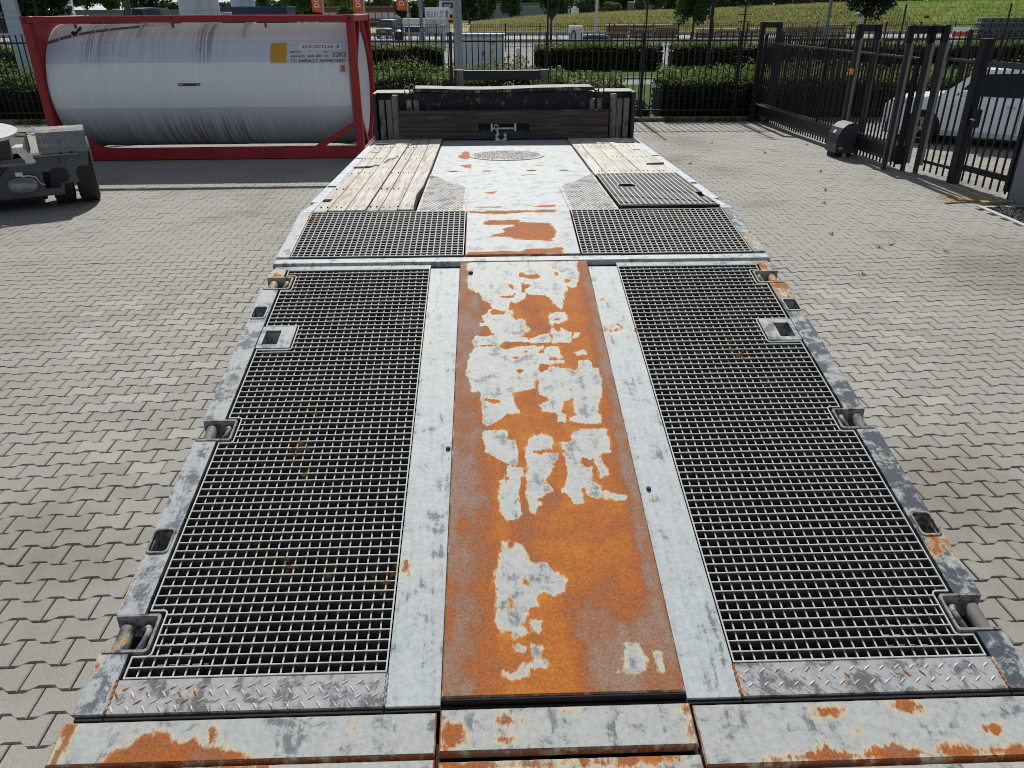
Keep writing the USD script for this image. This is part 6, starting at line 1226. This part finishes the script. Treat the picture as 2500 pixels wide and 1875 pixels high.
b3 = thing("site_container", "pale grey site container left of the white screen", "container", (-11.2, 99, 0)); g = MB(); g.rbox(-1.25, 1.3, -1, 1, 0.1, 1.62, 0.02); g.build("container_body", "cabinet", b3); g = MB(); g.rbox(-1.3, 1.35, -1.05, 1.05, 1.62, 1.7, 0.02); g.build("container_roof", "label", b3)
for lab, x, y, w, h in (("big pale storage silo with ribbed side above the tank frame", -20.15, 55.5, 1.25, 6.0), ("smaller pale storage silo behind the blue container", -20.4, 65.5, 0.9, 6.0)):
    s = thing("silo", lab, "silo", (x, y, 0)); g = MB(); g.cyl((0, 0, 0.3), (0, 0, h), w, 36); g.build("silo_shell", "silo", s, smooth=35); g = MB(); g.cyl((0, 0, 0), (0, 0, 0.3), w * 0.9, 24); g.build("silo_base", "concrete", s, smooth=35)
    for a in (-0.9, -0.25): g = MB(); g.box(w * math.sin(a + 1.2) - 0.05, w * math.sin(a + 1.2) + 0.05, -w * math.cos(a + 1.2) - 0.08, -w * math.cos(a + 1.2) + 0.02, 0.3, h); g.build("silo_rib", "pole_pale", s)
    g = MB(); g.cyl((0, 0, 2.55), (0, 0, 2.62), w + 0.02, 36); g.build("silo_band", "pole_pale", s, smooth=35)
# white screen with lettering seen from behind
sc = thing("letting_screen", "white banner screen with mirrored lettering on a lattice frame", "banner", (-8.12, 95, 0))
g = MB(); g.box(-1.37, 1.37, -0.02, 0.02, 1.62, 2.85); cl = g.build("banner_cloth", "white", sc); g = MB(); g.box(-1.37, 1.37, 0.0, 0.03, 0.3, 1.60); g.build("banner_lower", "label", sc)
tx = text_fit("TE HUUR", 1.95, 0.62, True, 0.004); v = np.array(tx.vertices); g = MB(); g.add(np.c_[0.74 - v[:, 0], -0.024 - v[:, 2], 1.85 + v[:, 1]], np.array(tx.faces)[:, ::-1]); g.build("banner_lettering", "pole_grey", cl)
g = MB(); g.prism(rect(0.88, 1.22, -0.03, -0.024), 1.8, 2.5); g.build("banner_emblem", "pole_grey", cl)
for a, b in (((-1.37, 1.6), (1.37, 1.6)), ((-1.37, 0.1), (-1.37, 2.85)), ((1.37, 0.1), (1.37, 2.85)), ((-1.37, 0.3), (-0.45, 1.6)), ((-0.45, 1.6), (0.45, 0.3)), ((0.45, 0.3), (1.37, 1.6)), ((-0.45, 0.1), (-0.45, 1.6)), ((0.45, 0.1), (0.45, 1.6))):
    g = MB(); g.cyl((a[0], -0.06, a[1]), (b[0], -0.06, b[1]), 0.03, 6); g.build("lattice_tube", "pole_pale", sc)
sg = thing("roof_sign", "dark blue sign board on a white frame right of the banner", "sign", (-8.78, 120, 0)); g = MB(); g.rbox(-0.75, 0.75, -0.06, 0.06, 2.75, 3.5, 0.02); sbd = g.build("sign_board", "bluebox", sg); tx = text_fit("VOLVO", 0.95, 0.26, True, 0.004); v = np.array(tx.vertices); g = MB(); g.add(np.c_[-0.475 + v[:, 0], -0.064 - v[:, 2], 2.95 + v[:, 1]], tx.faces); g.build("sign_lettering", "white", sbd); g = MB(); g.box(-1.2, 1.2, 0.08, 0.14, 2.0, 3.7); g.build("sign_back", "label", sg)
for x in (-0.7, 0.7): g = MB(); g.box(x - 0.05, x + 0.05, -0.04, 0.04, 0, 2.75); g.build("sign_leg", "pole_pale", sg)
# buildings
def low_building(label, x0, x1, y, d, h, m, bands, name="pavilion", roofm="roof"):
    b = thing(name, label, "building", ((x0 + x1) / 2, y, 0)); w = (x1 - x0) / 2
    g = MB(); g.box(-w, w, 0, d, -0.2, h); wl_ = g.build("wall", m, b); g = MB(); g.rbox(-w - 0.3, w + 0.3, -0.35, d + 0.3, h + 0.002, h + 0.28, 0.03); g.build("roof", roofm, b)
    for (z0, z1, nwin, mm) in bands:
        for q in range(nwin):
            a = -w + 0.4 + q * (2 * w - 0.8) / nwin; e = a + (2 * w - 0.8) / nwin - 0.18
            g = MB(); g.box(a, e, -0.03, -0.002, z0, z1); wn = g.build("window", mm, b)
            g = MB(); g.box(a - 0.05, e + 0.05, -0.06, -0.031, z1, z1 + 0.07); g.box(a - 0.05, e + 0.05, -0.06, -0.031, z0 - 0.07, z0); g.build("window_frame", "label", wn)
    return b
low_building("long brown brick pavilion with a window band behind the flags", -31.0, -17.4, 140, 9, 2.85, "brick", [(1.35, 2.1, 12, "cabinet"), (0.1, 0.75, 12, "glass_dark")])
low_building("blue glass office behind the trees at the centre", -3.0, 6.5, 152, 12, 3.3, "glass_blue", [(0.3, 3.0, 9, "glass_blue")], "glass_office")
low_building("pale blue glass office left of the poplars", 19.6, 25.2, 152, 12, 3.45, "glass_blue", [(0.4, 3.1, 6, "glass_blue")], "glass_office", "label")
low_building("low grey green glasshouse behind the left end of the tank frame", -62.0, -30.5, 100, 8, 2.45, "glass_blue", [(0.3, 1.9, 20, "glass_dark")], "glasshouse")

# ================================================================ TREES
def crown_mesh(n, rx, rz, size, seed, droop=0.0, clumps=26, column=False):
    R_ = np.random.RandomState(seed); c = R_.randn(clumps, 3); c /= np.linalg.norm(c, axis=1)[:, None]; c *= (R_.rand(clumps, 1) ** 0.4) * 0.78; cr = 0.22 + 0.20 * R_.rand(clumps)
    def sm(Q, n):
        k_ = Q.randint(0, clumps, n); d = Q.randn(n, 3); d /= np.linalg.norm(d, axis=1)[:, None]; p = c[k_] + d * (cr[k_] * (0.55 + 0.5 * Q.rand(n)))[:, None]
        p[:, 2] -= droop * (p[:, 0] ** 2 + p[:, 1] ** 2); return p * [rx, rx, rz]
    return leaf_cloud(n, sm, size, MB(), seed=seed + 9)
def tree(label, x, y, zb, rx, hgt, m, seed, n=7000, size=0.12, name="tree", droop=0.0, z0=0.0, trunk=0.09, clumps=26):
    t = thing(name, label, "tree", (x, y, z0)); rz = hgt / 2; cz = zb + rz
    g = MB(); g.tube([(0, 0, 0), (0.02, 0.01, zb * 0.6), (0.05, 0, cz * 0.8), (0.02, 0.03, cz * 1.05)], [trunk * 1.25, trunk, trunk * 0.75, trunk * 0.3], 9)
    R_ = np.random.RandomState(seed)
    for q in range(6):
        a = q * 1.05 + R_.rand(); s0 = zb * 0.9 + (cz - zb) * 0.3 * R_.rand(); g.tube([(0.03, 0, s0), (rx * 0.3 * math.cos(a), rx * 0.3 * math.sin(a), s0 + rz * 0.35), (rx * 0.62 * math.cos(a), rx * 0.62 * math.sin(a), s0 + rz * 0.7)], [trunk * 0.5, trunk * 0.3, trunk * 0.1], 6)
    g.build("trunk", "bark", t, smooth=35)
    cm = crown_mesh(n, rx, rz, size, seed, droop, clumps); cm.v = [v + [0, 0, cz] for v in cm.v]; cm.build("crown", m, t)
    return t
def upx(u, v, y):
    d = np.array([(u - 1250) / 1878.0, -(v - 937.5) / 1878.0, 1.0]) @ np.array([rt, up, fw]); return d[0] / d[1] * y, CAMH + d[2] / d[1] * y
TREES = [  # label, u centre, v of crown bottom, width px, y, crown height, leaf, n, size
 ("round dense tree in front of the dike at the centre", 1345, 56, 88, 74, 6.0, "leaf_mid", 9000, 0.13, 0.25),
 ("drooping roadside tree behind the low timber stack", 1692, 62, 108, 78, 6.5, "leaf_mid", 9000, 0.14, 0.3),
 ("wide dark tree left of the right warning sign", 2112, 50, 142, 80, 6.5, "leaf_dark", 10000, 0.15, 0.2),
 ("dark bushy tree left of the blue glass office", 1145, 51, 44, 125, 5.5, "leaf_dark", 6000, 0.16, 0),
 ("slim columnar tree right of the dark bushy one", 1198, 48, 30, 122, 7.0, "leaf_mid", 4500, 0.15, 0),
 ("bushy green tree before the blue glass office", 1247, 46, 58, 120, 5.0, "leaf_mid", 6500, 0.16, 0),
 ("pale green tree left above the charging column", 1415, 26, 54, 150, 7.0, "leaf_grey", 5000, 0.2, 0),
 ("grey green bush on the dike crest above the charging column", 1432, 38, 60, 122, 2.6, "leaf_grey", 4500, 0.14, 0),
 ("bright green bush on the dike crest right of the white tarpaulin", 1494, 37, 44, 122, 1.9, "leaf_light", 4000, 0.13, 0),
 ("mid green tree behind the bright bush on the dike", 1472, 26, 44, 150, 6.0, "leaf_mid", 5000, 0.2, 0),
 ("dark tree beside the pale glass office on the dike", 1512, 34, 34, 130, 5.0, "leaf_dark", 4500, 0.17, 0),
 ("small round pale bush left of the poplars", 1560, 33, 24, 122, 2.4, "leaf_grey", 2500, 0.13, 0),
 ("leafy tree at the left end of the poplar row", 1600, 30, 62, 125, 6.0, "leaf_mid", 6500, 0.17, 0),
 ("first dark poplar right of the leafy tree", 1650, 28, 56, 135, 8.0, "leaf_dark", 6000, 0.19, 0),
 ("second poplar of the row, greyish", 1745, 22, 64, 140, 8.0, "leaf_grey", 6000, 0.2, 0),
 ("third poplar of the row, dark", 1800, 20, 58, 140, 8.0, "leaf_dark", 6000, 0.2, 0),
 ("fourth poplar of the row, silvery", 1850, 18, 60, 140, 8.0, "leaf_grey", 6000, 0.2, 0),
 ("fifth poplar of the row, dark and narrow", 1905, 15, 56, 140, 8.0, "leaf_dark", 6000, 0.2, 0),
 ("sixth poplar of the row, silvery grey", 1960, 13, 62, 140, 8.0, "leaf_grey", 6000, 0.2, 0),
 ("seventh tree of the row above the dike, dark", 2020, 10, 70, 142, 8.0, "leaf_dark", 6000, 0.2, 0),
 ("dark tree peeping over the dike right of the wide tree", 2210, 6, 80, 150, 7.0, "leaf_dark", 6000, 0.2, 0),
 ("dark tree peeping over the dike crest at the right", 2290, 4, 90, 150, 7.0, "leaf_dark", 6000, 0.2, 0),
 ("tall tree behind the banner screen", 1055, 40, 58, 128, 7.0, "leaf_mid", 6500, 0.17, 0),
 ("round bush below the rightmost flag", 984, 48, 34, 118, 2.3, "leaf_dark", 4000, 0.13, 0),
 ("pale treetop over the brick pavilion between the flags", 928, 17, 56, 165, 5.0, "leaf_grey", 5000, 0.2, 0),
 ("small bush at the brick pavilion left of the middle flag", 845, 34, 30, 130, 2.0, "leaf_mid", 3000, 0.14, 0),
 ("light treetop behind the brick pavilion, left of the middle flag", 832, 15, 64, 165, 5.0, "leaf_light", 5000, 0.2, 0),
 ("bright round tree right of the blue container", 735, 33, 66, 112, 4.6, "leaf_mid", 6500, 0.16, 0),
 ("yellow green tree behind the blue container's right end", 705, 30, 50, 125, 5.5, "leaf_light", 5500, 0.17, 0),
 ("dark tree behind the blue container", 650, 24, 66, 120, 7.0, "leaf_dark", 6000, 0.18, 0),
 ("tall dark tree over the van roof behind the tank frame", 385, 26, 92, 110, 7.0, "leaf_dark", 8000, 0.18, 0),
 ("tall dark tree left of the van roof", 318, 26, 80, 108, 7.0, "leaf_mid", 7000, 0.18, 0),
 ("sunny pale green tree over the glasshouse, first from the left", 95, 24, 76, 118, 3.2, "leaf_light", 5000, 0.17, 0),
 ("sunny pale green tree over the glasshouse, second from the left", 150, 24, 70, 120, 3.0, "leaf_light", 5000, 0.17, 0),
 ("sunny pale green tree over the glasshouse, third from the left", 212, 23, 76, 119, 3.2, "leaf_light", 5000, 0.17, 0),
 ("sunny pale green tree over the glasshouse, rightmost", 270, 24, 70, 121, 3.4, "leaf_light", 5000, 0.17, 0),
]
for q, (lab, u, v, w, y, hg_, m, n, sz, dr) in enumerate(TREES):
    x, zb = upx(u, v, y); zb = max(zb, 0.25); rx = w / 1878.0 * (y * 0.9) / 2 * (1.12 if y < 130 else 1.4); zb = zb if y < 130 else zb - 0.8
    tree(lab, x, y, zb, rx, hg_, m, 100 + q, n, sz, droop=dr, trunk=0.10 if y < 90 else 0.14)
tree("big dark tree overhanging the fence at the top left corner", -15.6, 28.5, 1.95, 1.9, 5.0, "leaf_dark", 77, 12000, 0.10, droop=0.3, trunk=0.13)
tp = thing("tarpaulin_box", "small white covered box on the dike between the bushes", "box", (9.15, 121, float(dike_h(np.array(9.15), np.array(121.0))))); g = MB(); g.rbox(-0.55, 0.55, -0.4, 0.4, 0, 0.95, 0.06); g.build("box_body", "white", tp); g = MB(); g.rbox(-0.3, 0.2, -0.3, 0.3, 0.94, 1.2, 0.05); g.build("box_top", "white", tp)

def belt(label, x0, x1, y, h, n, m, seed):
    def sm(R_, n):
        x = x0 + (x1 - x0) * R_.rand(n); tz = h * (0.75 + 0.5 * meshkit.fbm(np.stack([x * 0.09, x * 0, x * 0], -1), 4, seed)); return np.stack([x, y + 4 * (R_.rand(n) - .5), 0.5 + tz * R_.rand(n) ** 0.8], -1)
    return tag(leaf_cloud(n, sm, 0.42, MB(), seed=seed).build("tree_belt", m, kind="stuff"), label, "trees")
belt("dense far tree belt closing the view behind the dike", 12, 125, 172, 9.0, 26000, "leaf_dark", 61)
belt("thin far tree line behind the office buildings at the centre", -14, 12, 178, 5.2, 7000, "leaf_grey", 62)
belt("thin far tree line behind the silos and flags at the left", -80, -14, 178, 3.6, 12000, "leaf_mid", 63)
